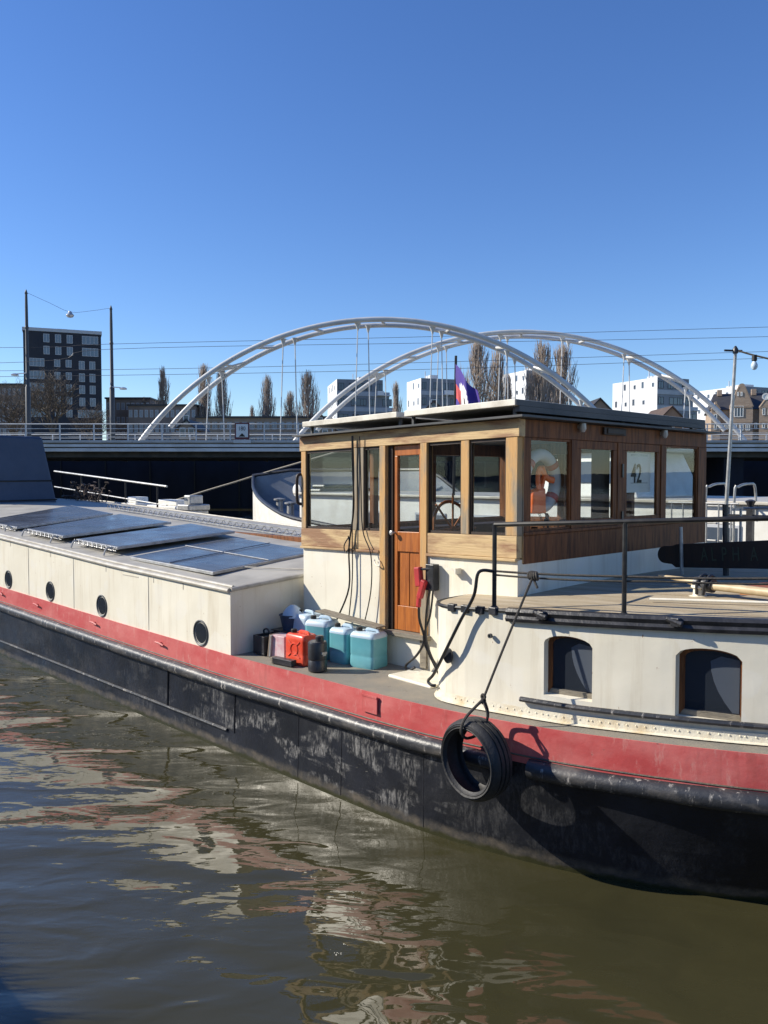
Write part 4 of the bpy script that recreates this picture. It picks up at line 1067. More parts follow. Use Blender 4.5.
# jerrycans
def can(name, u, v, z, w, d, h, rz, mats, label, cat, group=None, fill=0.80):
    """w along x, d along y; cap at the -x/-y end"""
    root = empty(name, W(u, v, z), BROT + rz, label, cat, group)
    body = MB()
    n = 5
    def ring_(z_, s, mi=None):
        out = []
        cx, cy = w / 2 * s, d / 2 * s; r = min(w, d) * 0.16
        for qx, qy, a0 in ((1, 1, 0), (-1, 1, 90), (-1, -1, 180), (1, -1, 270)):
            for k in range(n):
                a = R(a0 + 90 * k / (n - 1)); out.append((qx * (cx - r) + r * math.cos(a), qy * (cy - r) + r * math.sin(a), z_))
        return out
    zs = [(0, 0.94), (0.02, 1), (h * 0.3, 0.985), (h * 0.33, 0.965), (h * 0.36, 0.985), (h * 0.55, 0.985), (h * fill, 0.985), (h * (fill + 0.03), 1.0), (h * 0.88, 0.96), (h * 0.93, 0.86), (h * 0.94, 0.80)]
    rings = [ring_(z_, s) for z_, s in zs]; m = len(rings[0]); vs = [p for r_ in rings for p in r_]; fs = []
    base = len(body.v)
    for i in range(len(rings) - 1):
        body.add([], [], 0)
        for k in range(m): fs.append(((i * m + k, i * m + (k + 1) % m, (i + 1) * m + (k + 1) % m, (i + 1) * m + k), 0 if i < 6 else 1))
    body.v = vs
    for f_, mi in fs: body.f.append(list(f_)); body.m.append(mi)
    body.f.append(list(range(m))[::-1]); body.m.append(0); body.f.append([(len(rings) - 1) * m + k for k in range(m)]); body.m.append(1)
    body.build('body', [M[mats[0]], M[mats[1]]], root, smooth=True)
    hd = MB(); hd.tube(smoothpath([(w * 0.40, 0, h * 0.90), (w * 0.34, 0, h * 0.985), (w * 0.12, 0, h * 1.0), (-w * 0.06, 0, h * 0.985), (-w * 0.10, 0, h * 0.90)], 5), 0.013, 8, flat=1.3)
    hd.build('handle', M[mats[1]], root, smooth=True)
    cp = MB(); cp.lathe([(0.030, 0), (0.030, 0.03), (0.024, 0.036), (0.0001, 0.036)], 16, (-w * 0.30, -d * 0.12, h * 0.935)); cp.build('cap', M[mats[2]], root, smooth=True)
    return root
G = 'teal filled jerrycans against the wheelhouse'
can('jerrycan', -5.66, 5.34, 1.0, 0.30, 0.25, 0.36, 0.15, ('teal', 'milky', 'black'), 'nearest large jerrycan with teal fluid, rightmost of the four under the plank', 'jerrycan', G)
can('jerrycan', -5.98, 5.32, 1.0, 0.24, 0.24, 0.36, 0.1, ('teal', 'milky', 'black'), 'slim jerrycan of teal fluid half shaded, just left of the biggest one', 'jerrycan', G)
can('jerrycan', -6.28, 5.28, 1.0, 0.28, 0.25, 0.41, 0.25, ('teal', 'milky', 'black'), 'tall jerrycan of teal fluid directly behind the black canister', 'jerrycan', G)
can('jerrycan', -6.62, 5.36, 1.0, 0.28, 0.25, 0.42, 0.0, ('milky', 'milky', 'black'), 'bluish jerrycan farthest back in the shade of the hold wall', 'jerrycan', G)
rc = can('red_jerrycan', -6.22, 4.97, 1.0, 0.30, 0.19, 0.31, 0.0, ('redplastic', 'redplastic', 'black'), 'bright red fuel jerrycan with moulded ring, beside the black canister', 'jerrycan', fill=0.72)
mb = MB(); mb.torus((0.0, -0.094, 0.15), 0.055, 0.008, (0, 1, 0), 24, 6)
for k in range(4):
    a = math.pi / 4 + math.pi / 2 * k; mb.tube([(0.05 * math.cos(a), -0.094, 0.15 + 0.05 * math.sin(a)), (0.125 * math.cos(a), -0.094, 0.15 + 0.11 * math.sin(a))], 0.008, 6)
mb.build('moulded_ring', M['redplastic'], rc, smooth=True)
# black canister with lid and clips
bc = empty('black_canister', W(-5.86, 4.87, 1.0), BROT, 'black ribbed plastic canister standing upright at the deck edge', 'canister')
mb = MB(); mb.lathe([(0.082, 0), (0.092, 0.01), (0.092, 0.10), (0.088, 0.105), (0.088, 0.115), (0.093, 0.12), (0.093, 0.26), (0.085, 0.28), (0.0001, 0.285)], 10, (0, 0, 0)); mb.build('body', M['blkplastic'], bc, smooth=True, bevel=0.003)
mb = MB(); mb.lathe([(0.04, 0.28), (0.04, 0.325), (0.03, 0.335), (0.0001, 0.335)], 14, (0.02, 0.01, 0)); mb.build('cap', M['blkplastic'], bc, smooth=True)
mb = MB(); mb.box(0.085, 0.10, -0.03, 0.03, 0.17, 0.19); mb.box(0.088, 0.102, -0.02, 0.02, 0.155, 0.169); mb.build('clip', M['alu'], bc)
# printed tin box, black crate, bucket, dark block, plank, white board, tray
mb = MB(); mb.obox((-6.58, 5.02, 1.11), (0.10, 0.08, 0.11), rz=0.1, mi=0); mb.obox((-6.70, 5.0, 1.11), (0.008, 0.09, 0.115), rz=0.25, ry=0.12, mi=1); mb.obox((-6.665, 4.99, 1.11), (0.012, 0.085, 0.11), rz=0.2, ry=0.1, mi=2)
solo(mb, 'printed_box', [M['pink'], M['tan'], M['alu']], (-6.58, 5.02, 1.0), 'pinkish printed carton between the black crate and red jerrycan', 'box', bevel=0.005)
mb = MB(); mb.box(-6.93, -6.74, 4.9, 5.15, 1.0, 1.02); 
for a, b, c, d in ((-6.93, -6.74, 4.9, 4.915), (-6.93, -6.74, 5.135, 5.15), (-6.93, -6.915, 4.916, 5.134), (-6.755, -6.74, 4.916, 5.134)): mb.box(a, b, c, d, 1.021, 1.19)
mb.box(-6.9, -6.77, 4.93, 5.1, 1.1, 1.17)
mb.tube(smoothpath([(-6.9, 5.02, 1.18), (-6.88, 5.0, 1.23), (-6.82, 5.0, 1.25), (-6.78, 5.02, 1.18)], 4), 0.01, 6)
solo(mb, 'black_crate', M['blkplastic'], (-6.83, 5.02, 1.0), 'black plastic crate in the shaded corner below the hold wall', 'crate', bevel=0.005)
bk = bthing('bucket', (-6.78, 5.28, 1.2), 'blue grey bucket of rags standing on the dark tray', 'bucket')
mb = MB(); mb.lathe([(0.085, 1.2), (0.12, 1.36), (0.128, 1.365), (0.128, 1.375), (0.115, 1.375), (0.09, 1.34)], 20, (-6.78, 5.28, 0)); mb.build('pail', M['bluetarp'], bk, smooth=True)
mb = MB(); mb.lathe([(0.112, 1.35), (0.10, 1.40), (0.07, 1.44), (0.03, 1.47), (0.0001, 1.475)], 12, (-6.77, 5.28, 0))
mb.v = [(x + 0.02 * math.sin(17 * z + 3 * y), y + 0.015 * math.sin(23 * x), z) for x, y, z in mb.v]
mb.build('rag', M['milky'], bk, smooth=True)
mb = MB(); mb.box(-6.95, -6.62, 5.17, 5.50, 1.0, 1.195); mb.box(-6.97, -6.60, 5.15, 5.51, 1.197, 1.212)
for o_ in (0,):
    pass
solo(mb, 'dark_storage_tray', M['blkplastic'], (-6.8, 5.3, 1.0), 'low dark storage box in the corner carrying the bucket', 'storage box', bevel=0.008)
mb = MB(); mb.obox((-6.27, 4.80, 1.032), (0.13, 0.035, 0.03), rz=0.1); mb.obox((-6.42, 4.785, 1.03), (0.018, 0.036, 0.031), rz=0.1, mi=1)
solo(mb, 'timber_block', [M['blkplastic'], M['greywood']], (-6.27, 4.80, 1.0), 'short dark timber block lying before the red jerrycan', 'block', bevel=0.006)
mb = MB(); mb.obox((-5.98, 5.38, 1.415), (0.42, 0.07, 0.009), rz=0.07, ry=0.085)
solo(mb, 'loose_plank', M['greywood'], (-5.98, 5.38, 1.40), 'weathered grey plank lying across the tops of the jerrycans', 'plank', bevel=0.003)
mb = MB(); mb.hexa([(-5.22, 5.16, 1.0), (-4.66, 5.12, 1.0), (-4.64, 5.52, 1.0), (-5.20, 5.52, 1.0), (-5.22, 5.16, 1.03), (-4.66, 5.12, 1.03), (-4.64, 5.52, 1.03), (-5.20, 5.52, 1.03)])
solo(mb, 'step_board', M['cream'], (-4.9, 5.3, 1.0), 'flat cream board lying on the side deck by the door', 'board', bevel=0.012)
# lifebuoy and orange light inside the wheelhouse (aft window)
lb = bthing('lifebuoy', (-4.22, 6.02, 2.4), 'dirty white lifebuoy hanging behind the aft wheelhouse window', 'lifebuoy')
mb = MB(); mb.torus((-4.24, 6.09, 2.77), 0.235, 0.055, (1, 0, 0), 40, 12); mb.build('ring', M['cloth'], lb, smooth=True)
for a in (40, 140, 220, 320):
    mb = MB(); c_ = Vector((-4.24, 6.09 + 0.235 * math.cos(R(a)), 2.77 + 0.235 * math.sin(R(a))))
    mb.torus(c_, 0.057, 0.006, (0, -math.sin(R(a)), math.cos(R(a))), 16, 5, sx=5); mb.build('band', M['redgrip'], lb, smooth=True)
mb = MB(); text_into(mb, 'ZK', 0.09, (-4.182, 5.93, 2.43), (0, 1, 0.2), (0, -0.2, 1), 0.002); mb.build('lettering', M['black'], lb) if False else None
ob_ = bthing('rescue_light', (-4.15, 5.93, 2.5), 'orange rescue light with straps hanging in front of the lifebuoy', 'rescue light')
mb = MB(); mb.hexa([(-4.22, 5.82, 2.50), (-4.13, 5.83, 2.49), (-4.13, 6.04, 2.49), (-4.22, 6.04, 2.50), (-4.20, 5.86, 2.70), (-4.14, 5.86, 2.68), (-4.14, 6.04, 2.71), (-4.20, 6.04, 2.73)]); mb.build('box', M['orange'], ob_, bevel=0.014, seg=3)
mb = MB(); mb.tube(smoothpath([(-4.165, 5.97, 2.69), (-4.17, 5.96, 2.80), (-4.17, 5.99, 2.88), (-4.17, 6.1, 2.80), (-4.17, 6.2, 2.78)], 5), [0.03] * 21, 8, flat=0.5); mb.tube([(-4.165, 6.0, 2.7), (-4.17, 6.06, 2.84), (-4.17, 6.02, 2.9)], 0.022, 8)
mb.build('strap', M['orange'], ob_, smooth=True)
# plant-like dark shape + box behind windows
mb = MB()
for k in range(22):
    a = random.uniform(0, 6.28); h = random.uniform(0.1, 0.45); r_ = random.uniform(0.03, 0.16)
    mb.tube(smoothpath([(-4.45, 6.55, 2.06), (-4.45 + r_ * .5 * math.cos(a), 6.55 + r_ * 0.5 * math.sin(a), 2.06 + h * 0.7), (-4.45 + r_ * math.cos(a), 6.55 + r_ * math.sin(a), 2.06 + h)], 3), [0.004] * 7, 4)
    mb.obox((-4.45 + r_ * math.cos(a), 6.55 + r_ * math.sin(a), 2.06 + h), (0.03, 0.004, 0.018), rz=a, rx=random.uniform(-1, 1))
mb.lathe([(0.06, 1.9), (0.08, 2.06), (0.07, 2.06)], 12, (-4.45, 6.55, 0)); mb.box(-4.7, -4.2, 6.35, 6.8, 1.31, 1.90)
solo(mb, 'potted_plant', M['darkwood'], (-4.45, 6.55, 1.31), 'leafy potted plant silhouetted behind the narrow aft door glass', 'plant')

# mast with string of bulbs
ms = bthing('light_mast', (-4.55, 10.62, 0.62), 'slim grey leaning mast beyond the wheelhouse with a lamp string at its top', 'mast')
mb = MB(); mb.tube([(-4.57, 10.62, 0.62), (-4.41, 10.62, 4.40)], [0.028, 0.020], 10)
mb.build('pole', M['alu'], ms, smooth=True)
mb = MB(); mb.lathe([(0.022, 4.39), (0.035, 4.40), (0.035, 4.45), (0.01, 4.49)], 10, (-4.41, 10.62, 0)); mb.tube([(-4.50, 10.5, 4.43), (-4.36, 10.7, 4.43)], 0.014, 6); mb.build('masthead', M['blacksteel'], ms, smooth=True)
mb = MB(); mb.tube(smoothpath([(-4.41, 10.62, 4.44), (-4.1, 10.62, 4.32), (-3.5, 10.65, 4.14), (-2.6, 10.7, 4.02), (-0.5, 10.8, 4.3)], 6), 0.012, 5)
mb.build('lamp_cable', M['rope'], ms)
for u, z in ((-4.17, 4.35), (-3.05, 4.06)):
    mb = MB(); mb.lathe([(0.03, 0.0), (0.034, -0.07), (0.02, -0.08)], 10, (u, 10.62, z)); s_ = mb.build('lamp_socket', M['black'], ms, smooth=True)
    mb = MB(); mb.lathe([(0.02, -0.08), (0.04, -0.12), (0.042, -0.15), (0.025, -0.18), (0.0001, -0.19)], 12, (u, 10.62, z)); mb.build('bulb', M['milky'], s_, smooth=True)
# lattice gangway lying on the roof, far side
mb = MB(); a = Vector((-9.3, 7.85, 1.87)); b = Vector((-16.5, 7.95, 2.17)); n = 36
for dy, dz in ((0, 0), (0, 0.10), (0.25, 0)):
    mb.tube([a + Vector((0, dy, dz)), b + Vector((0, dy, dz))], 0.013, 5)
for i in range(n):
    p = a + (b - a) * i / n; q = a + (b - a) * (i + 1) / n; m_ = (p + q) / 2
    mb.tube([p, m_ + Vector((0, 0, 0.10)), q], 0.008, 4); mb.tube([p, m_ + Vector((0, 0.25, 0))], 0.008, 4)
solo(mb, 'lattice_gangway', M['alu'], (-13, 9.0, 2.05), 'thin aluminium lattice lying lengthwise on the hold roof', 'lattice')
mb = MB(); mb.box(-11.8, -7.4, 7.50, 7.60, 1.86, 1.93)
solo(mb, 'roof_plank', M['brownwood'], (-9, 7.8, 1.84), 'long brown plank lying on the hold roof by the wheelhouse', 'plank', bevel=0.006)
for i, u in enumerate((-8.0, -8.6, -9.3)):
    mb = MB(); mb.tube([(u, 7.55, 1.86), (u, 7.55, 2.0)], 0.014, 6); mb.lathe([(0.03, 0), (0.02, 0.012)], 8, (u, 7.55, 1.86))
    mb.build('roof_stanchion', M['alu'], barge, smooth=True)

# ================================================================== NEIGHBOUR BARGE
nbo = (-10.0, 13.4, 0.0)
nbg = bthing('moored_barge', nbo, 'white barge with black rim and grey bow moored beyond the houseboat', 'barge')
NC = 13.4
def nplan():
    pts = []
    for i in range(15):
        t = (i / 14) ** 1.4; pts.append((-18.9 + 5.2 * t, 2.0 * (1 - (1 - t) ** 2)))
    for i in range(1, 30): pts.append((-13.7 + i * 17.8 / 29, 2.0))
    return pts
npl = nplan()
def nz_(u, s=-1):
    if s > 0: return interp(u, [(-18.9, 2.85), (-18.0, 3.0), (-14, 3.0), (-12, 1.8), (4.1, 1.7)])
    return interp(u, [(-18.9, 2.85), (-18.3, 2.56), (-17.0, 2.30), (-15, 1.92), (-12, 1.66), (4.1, 1.7)])
for nm, zf0, zf1, mt, off, inn in (('hull_side', lambda u, s: -0.3, lambda u, s: nz_(u, s), 'white', 0.0, 0), ('inner_bulwark', lambda u, s: 0.9, lambda u, s: nz_(u, s) - 0.001, 'bulwark', -0.05, 1)):
    mb = MB()
    for s in (-1, 1):
        mb.grid([[(u, NC + s * max(h + off, 0), zf0(u, s)) for u, h in npl], [(u, NC + s * max(h + off, 0), zf1(u, s)) for u, h in npl]], flip=(s > 0))
    mb.build(nm, M[mt], nbg, smooth=True)
mb = MB()
for s in (-1, 1): mb.tube([(u, NC + s * (h - 0.02), nz_(u, s) + 0.01) for u, h in npl], 0.05, 8)
for s in (-1, 1): mb.tube([(u, NC + s * (h + 0.0), 0.6) for u, h in npl], 0.05, 8)
mb.build('black_rim', M['blacksteel'], nbg, smooth=True)
mb = MB(); mb.grid([[(u, NC - h + 0.03, nz_(u) - 0.55) for u, h in npl], [(u, NC + h - 0.03, nz_(u) - 0.55) for u, h in npl]], flip=True); mb.build('foredeck', M['bulwark'], nbg)
for u in (-16.9, -16.45):
    mb = MB(); mb.lathe([(0.12, 0), (0.10, 0.05), (0.085, 0.48), (0.15, 0.50), (0.15, 0.54), (0.02, 0.56)], 16, (u, NC - 0.6, nz_(u) - 0.55)); mb.build('bollard', M['alu'], nbg, smooth=True)
mb = MB(); mb.box(-15.6, -14.9, NC - 0.9, NC + 0.9, 1.3, 2.55); mb.box(-15.5, -15.0, NC - 0.7, NC + 0.7, 2.55, 2.65); mb.build('winch', M['blacksteel'], nbg, bevel=0.05)
mb = MB(); mb.lathe([(0.0001, -0.02), (0.14, -0.015), (0.16, 0.0), (0.14, 0.02)], 20, (-15.75, NC - 0.95, 2.5), 'y'); mb.build('round_cover', M['white'], nbg, smooth=True)
# superstructure
mb = MB(); mb.box(-14.9, 4.0, NC - 1.55, NC + 1.55, 1.2, 2.42); mb.build('cabin', M['white'], nbg, bevel=0.03)
mb = MB(); mb.box(-15.0, 4.1, NC - 1.65, NC + 1.65, 2.421, 2.47); mb.build('cabin_roof', M['rooftrim'], nbg, bevel=0.01)
mb = MB(); mb.box(-15.8, 3.9, NC - 2.02, NC - 1.56, 1.0, 1.42); mb.build('side_stripe', M['maroon'], nbg)
for u in (-12.6, -11.2, -9.8, -8.4, -7.0, -5.6, -2.0, -0.6):
    mb = MB(); mb.box(u, u + 0.8, NC - 1.575, NC - 1.55, 1.72, 2.12); w = mb.build('window', M['winframe'], nbg)
    mb = MB(); mb.box(u + 0.04, u + 0.76, NC - 1.582, NC - 1.574, 1.76, 2.08); mb.build('pane', M['farglass'], w)
mb = MB(); mb.hexa([(-8.6, NC - 1.2, 2.47), (-6.6, NC - 1.2, 2.47), (-6.6, NC + 1.2, 2.47), (-8.6, NC + 1.2, 2.47), (-8.2, NC - 1.0, 3.25), (-6.9, NC - 1.0, 3.25), (-6.9, NC + 1.0, 3.25), (-8.2, NC + 1.0, 3.25)])
wh = mb.build('steering_house', M['white'], nbg, bevel=0.03)
mb = MB(); mb.box(-8.1, -6.95, NC - 1.14, NC - 1.12, 2.72, 3.08); mb.v = [(x, y + (z - 2.72) * 0.25 - 0.02, z) for x, y, z in mb.v]; mb.build('pane', M['farglass'], wh)
mb = MB(); mb.box(-8.45, -6.6, NC - 1.15, NC + 1.15, 3.251, 3.30); mb.build('roof', M['beige'], wh, bevel=0.01)
# stainless rail + hoop + ladder at starboard side seen past the wheelhouse
hr = bthing('hooped_ladder', (-5.0, 11.2, 1.2), 'pale steel boarding ladder with hooped handrail between the two barges', 'ladder')
mb = MB()
for u in (-5.05, -4.65): mb.tube(smoothpath([(u, 11.25, 1.3), (u, 11.25, 2.55), (u + 0.03, 11.3, 2.68), (u + 0.06, 11.6, 2.72), (u + 0.06, 11.8, 2.66), (u + 0.06, 11.85, 2.2)], 4), 0.018, 8)
for k in range(5): mb.tube([(-5.05, 11.25, 1.45 + 0.24 * k), (-4.65, 11.25, 1.45 + 0.24 * k)], 0.014, 6)
mb.build('tube_frame', M['alu'], hr, smooth=True)
mb = MB()
for k in range(6): mb.tube([(-5.5 + 0.17 * k, 11.15, 1.4), (-5.5 + 0.17 * k, 11.15, 2.45)], 0.011, 6)
mb.tube([(-5.55, 11.15, 2.45), (-4.55, 11.15, 2.45)], 0.015, 6)
mb.build('balustrade', M['alu'], hr, smooth=True)
# dark davit posts
mb = MB(); mb.box(-4.35, -4.27, 10.9, 10.98, 1.0, 2.42); mb.box(-4.6, -1.5, 10.92, 10.96, 2.28, 2.32); mb.lathe([(0.03, 2.42), (0.07, 2.5), (0.02, 2.52)], 8, (-4.31, 10.94, 0))
solo(mb, 'fence_post', M['blacksteel'], (-4.31, 10.94, 1.0), 'dark post with a cross bar standing before the white cabin side', 'post')
mb = MB(); mb.box(-40, -4, 10.35, 11.0, 0.35, 0.62); 
for k in range(8): mb.tube([(-38 + 5 * k, 10.7, -0.5), (-38 + 5 * k, 10.7, 0.4)], 0.12, 8)
solo(mb, 'jetty', M['greywood'], (-15, 10.7, 0.35), 'narrow timber jetty between the two moored barges', 'jetty')
# gangway rail at left
gr = bthing('gangway_railing', (-20, 10.9, 0.62), 'steel pipe railing of a sloping gangway in front of the dark bridge wall', 'railing')
mb = MB(); A = Vector((-26.4, 10.95, 3.02)); B_ = Vector((-19.3, 10.95, 2.58))
mb.tube([A, B_], 0.028, 8); mb.tube([A + Vector((0, 0, -0.5)), B_ + Vector((0, 0, -0.5))], 0.02, 8)
mb.build('rail', M['alu'], gr, smooth=True)
for t in (0.28, 0.45, 0.68, 0.93):
    p = A + (B_ - A) * t; mb = MB(); mb.tube([(p.x, p.y, p.z), (p.x, p.y, 0.62)], 0.026, 8); mb.build('post', M['ironrail'], gr, smooth=True)
for i, (u, v, w_, h, m_, lb_) in enumerate(((-20.1, 11.6, 1.7, 0.26, 'white', 'low white cabin top of a small boat under the gangway railing'), (-18.9, 11.5, 0.5, 0.4, 'alu', 'small grey locker at the foot of the gangway railing'), (-22.3, 11.7, 0.9, 0.3, 'white', 'small pale locker beside the blue canvas cover'))):
    mb = MB(); mb.box(u - w_ / 2, u + w_ / 2, v - 0.3, v + 0.3, 0.0, 1.95); mb.box(u - w_ / 2 - 0.03, u + w_ / 2 + 0.03, v - 0.33, v + 0.33, 1.951, 1.95 + h * 0.4); mb.box(u - w_ * 0.3, u + w_ * 0.3, v - 0.2, v + 0.2, 1.95 + h * 0.4, 1.95 + h)
    solo(mb, ('small_boat_cabin', 'deck_locker', 'deck_locker')[i], M[m_], (u, v, 0.0), lb_, ('boat cabin', 'locker', 'locker')[i], bevel=0.03)
# mooring lines of the neighbour
for i, pth in enumerate(([(-30, 12.0, 1.4), (-24, 12.3, 1.75), (-20, 13.0, 2.55), (-18.6, 13.6, 2.95), (-15.0, 14.2, 3.7)], [(-30, 12.3, 0.7), (-24, 12.4, 1.1), (-19.5, 12.5, 1.65), (-18.7, 12.6, 1.72)])):
    mb = MB(); mb.tube(smoothpath(pth, 5), 0.025, 6)
    solo(mb, 'mooring_rope', M['lightrope'], pth[0], ('upper pale rope rising past the grey bow', 'lower pale rope stretched to the white bow side')[i], 'rope', 'mooring ropes at the white bow', smooth=True)
# shrub of clutter at the left on deck
mb = MB()
for k in range(60):
    p = Vector((-20.2 + random.uniform(-0.5, 0.5), 9.2 + random.uniform(-.3, .3), 2.1)); q = p + Vector((random.uniform(-.25, .25), random.uniform(-.25, .25), random.uniform(0.2, 0.6)))
    mb.tube([p, (p + q) / 2 + Vector((random.uniform(-.1, .1), 0, 0)), q], [0.01, 0.008, 0.004], 4)
    mb.obox(q, (0.05, 0.03, 0.01), rz=random.uniform(0, 3), rx=random.uniform(-1, 1))
mb.box(-20.6, -19.8, 9.0, 9.4, 1.9, 2.12)
solo(mb, 'planter', M['rooftile'], (-20.2, 9.2, 1.9), 'brownish dry plants in a planter beside the blue canvas cover', 'plant')
# flag
fl = bthing('flag', (-10.4, 11.95, 2.4), 'purple blue flag with white and red emblem on a slanting pole', 'flag')
mb = MB(); mb.tube([(-10.3, 11.95, 2.3), (-10.25, 11.95, 5.12)], 0.025, 8); mb.build('flagpole', M['ironrail'], fl, smooth=True)
mb = MB(); nu, nv = 18, 18
def fpt(a, b):   # a along the fly 0..1, b up 0..1
    droop = a * 0.95
    x = -10.25 + a * 0.62 + 0.03 * math.sin(a * 9 + b * 4); y = 11.93 - 0.09 * math.sin(a * 7.5 + b * 5) * a * 1.3 - a * 0.1
    z = 4.98 - (1 - b) * 1.0 - droop * (0.68 + 0.1 * (1 - b)) + 0.04 * math.sin(a * 8)
    return (x, y, z)
V = [[fpt(i / nu, 1 - j / nv) for i in range(nu + 1)] for j in range(nv + 1)]
vs = [p for r_ in V for p in r_]; mb.v = vs
for j in range(nv):
    for i in range(nu):
        a = (i + .5) / nu; b = 1 - (j + .5) / nv; mi = 0
        d1 = math.hypot((a - 0.45) * 1.1, b - 0.52)
        if d1 < 0.30: mi = 1
        if d1 < 0.30 and abs((b - 0.52) + 0.5 * (a - 0.45)) < 0.05 and a > 0.4: mi = 3
        if a < 0.30 and 0.34 < b < 0.60: mi = 2
        mb.f.append([j * (nu + 1) + i, (j + 1) * (nu + 1) + i, (j + 1) * (nu + 1) + i + 1, j * (nu + 1) + i + 1]); mb.m.append(mi)
mb.build('cloth', [M['flagblue'], M['flagwhite'], M['flagred'], M['black']], fl, smooth=True)

# ================================================================== BRIDGE
bo = (0, 61, 4.4)
br = wthing('arch_bridge', bo, 'pale steel bridge deck with two pairs of tubular arches spanning the water', 'bridge')
mb = MB(); mb.box(-120, 120, 57.0, 70.5, 4.95, 5.22); mb.build('deck_slab', M['concrete'], br)
mb = MB(); mb.box(-120, 120, 56.6, 57.25, 5.221, 5.40); mb.box(-120, 120, 70.2, 70.8, 5.221, 5.4); mb.build('kerb_beam', M['concrete'], br, bevel=0.03)
mb = MB(); mb.box(-120, 120, 56.55, 56.98, 4.93, 5.12); mb.box(-120, 120, 56.62, 56.99, 4.62, 4.86); mb.build('fascia', M['railgrey'], br, bevel=0.02)
mb = MB()
for y in (57.6, 60.5, 63.5, 66.5, 69.6): mb.box(-120, 120, y, y + 0.35, 4.25, 4.948)
for k in range(60): 
    x = -118 + 4 * k; mb.hexa([(x, 57.1, 4.75), (x + 0.18, 57.1, 4.75), (x + 0.18, 70, 4.2), (x, 70, 4.2), (x, 57.1, 4.945), (x + 0.18, 57.1, 4.945), (x + 0.18, 70, 4.945), (x, 70, 4.945)])
mb.build('girder', M['girder'], br)
for x in (-70, -46, 24, 48, 72):
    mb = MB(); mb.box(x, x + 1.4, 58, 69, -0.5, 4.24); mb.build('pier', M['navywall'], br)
# railing: post copies as parts
def railing(y, x0, x1, z, n, gap=2.35):
    o = wthing('bridge_railing', ((x0 + x1) / 2, y, z), 'pale pipe railing along the %s edge of the bridge deck' % ('near' if y < 60 else 'far'), 'railing', 'railings of the arch bridge')
    mb = MB()
    for h, r in ((1.12, 0.045), (0.80, 0.024), (0.50, 0.024), (0.22, 0.024)): mb.tube([(x0, y, z + h), (x1, y, z + h)], r, 6)
    mb.build('rail', M['railgrey'], o)
    mb = MB(); mb.box(0, 0.07, -0.04, 0.04, 0, 1.1); me = None
    k = 0; x = x0
    while x <= x1:
        if me is None:
            m_ = MB(); m_.box(x, x + 0.075, y - 0.045, y + 0.045, z, z + 1.1); p = m_.build('post', M['railgrey'], o); me = p; xx = x
        else:
            q = me.copy(); C.objects.link(q); q.parent = o; q.location = (x - xx, 0, 0)
        x += gap
    return o
railing(56.75, -60, 60, 5.40, 0)
railing(70.4, -66, 66, 5.40, 0)
# arches
def arc(cx, y, zt_, R_, w, n=48, y2=None):
    pts = []
    a1 = math.asin(min(1, w / R_))
    for i in range(n + 1):
        a = -a1 + 2 * a1 * i / n; pts.append((cx + R_ * math.sin(a), y, zt_ - R_ + R_ * math.cos(a)))
    return pts
def arch_pair(cx, y, zt_, R_, w, sp_, label):
    o = wthing('bridge_arch', (cx, y, 5.3), label, 'bridge arch', 'arches of the bridge')
    A_ = arc(cx, y, zt_, R_, w); B2 = arc(cx + 0.3, y + 1.5, zt_ - 0.12, R_ * 0.955, w * 0.905)
    mb = MB(); mb.tube(A_, 0.185, 12); mb.build('arch_tube', M['steel'], o, smooth=True)
    mb = MB(); mb.tube(B2, 0.175, 12); mb.build('arch_tube', M['steel'], o, smooth=True)
    for i in (9, 13, 18, 24, 30, 35, 39):
        mb = MB(); mb.tube([A_[i], B2[i]], 0.10, 8)
        if i in (9, 39): mb.tube([A_[i], B2[i + 1]], 0.07, 6); mb.tube([A_[i + 1], B2[i]], 0.07, 6)
        mb.build('cross_brace', M['steel'], o, smooth=True)
    def zat(x): 
        return zt_ - R_ + math.sqrt(max(0, R_ * R_ - (x - cx) ** 2))
    for k in range(-3, 4) if sp_ else ():
        xh = cx + k * sp_ - 1.25
        if abs(xh - cx) > w * 0.86: continue
        for d, yy, lean in ((-0.35, y + 0.2, -0.25), (0.35, y + 1.2, 0.15)):
            mb = MB(); zz = zat(xh + d) - 0.2
            mb.tube([(xh + d, yy, zz), (xh + d + lean, yy, 5.3)], 0.042, 6)
            mb.lathe([(0.24, 0), (0.16, -0.12), (0.05, -0.5)], 8, (xh + d, yy, zz + 0.02))
            mb.build('hanger', M['steel'], o, smooth=True)
    return o
arch_pair(-0.22, 57.4, 13.8, 20.9, 17.0, 5.2, 'nearer tubular steel arch rising over the wheelhouse roof')
arch_pair(11.0, 66.5, 14.55, 23.3, 18.6, 5.0, 'farther tubular steel arch on the right behind the flag')
# sign on railing
sg = wthing('clearance_sign', (-9.75, 56.5, 5.75), 'white square sign with dark red border on the bridge railing', 'sign')
mb = MB(); mb.box(-10.25, -9.25, 56.50, 56.56, 5.45, 6.60); mb.build('board', M['maroon'], sg)
mb = MB(); mb.box(-10.16, -9.34, 56.485, 56.498, 5.60, 6.50); mb.build('face', M['winwhite'], sg)
mb = MB(); text_into(mb, '180', 0.40, (-9.76, 56.478, 6.06), (1, 0, 0), (0, 0, 1), 0.004, 0, 'CENTER', sxx=0.85); mb.build('lettering', M['girder'], sg)
mb = MB(); mb.prism([(-9.98, 56.482, 5.64), (-9.52, 56.482, 5.64), (-9.75, 56.482, 5.88)], (0, -0.01, 0)); mb.build('arrow', M['black'], sg)
mb = MB(); mb.box(-10.35, -9.15, 56.5, 56.57, 5.20, 5.42); mb.build('lower_plate', M['railgrey'], sg)

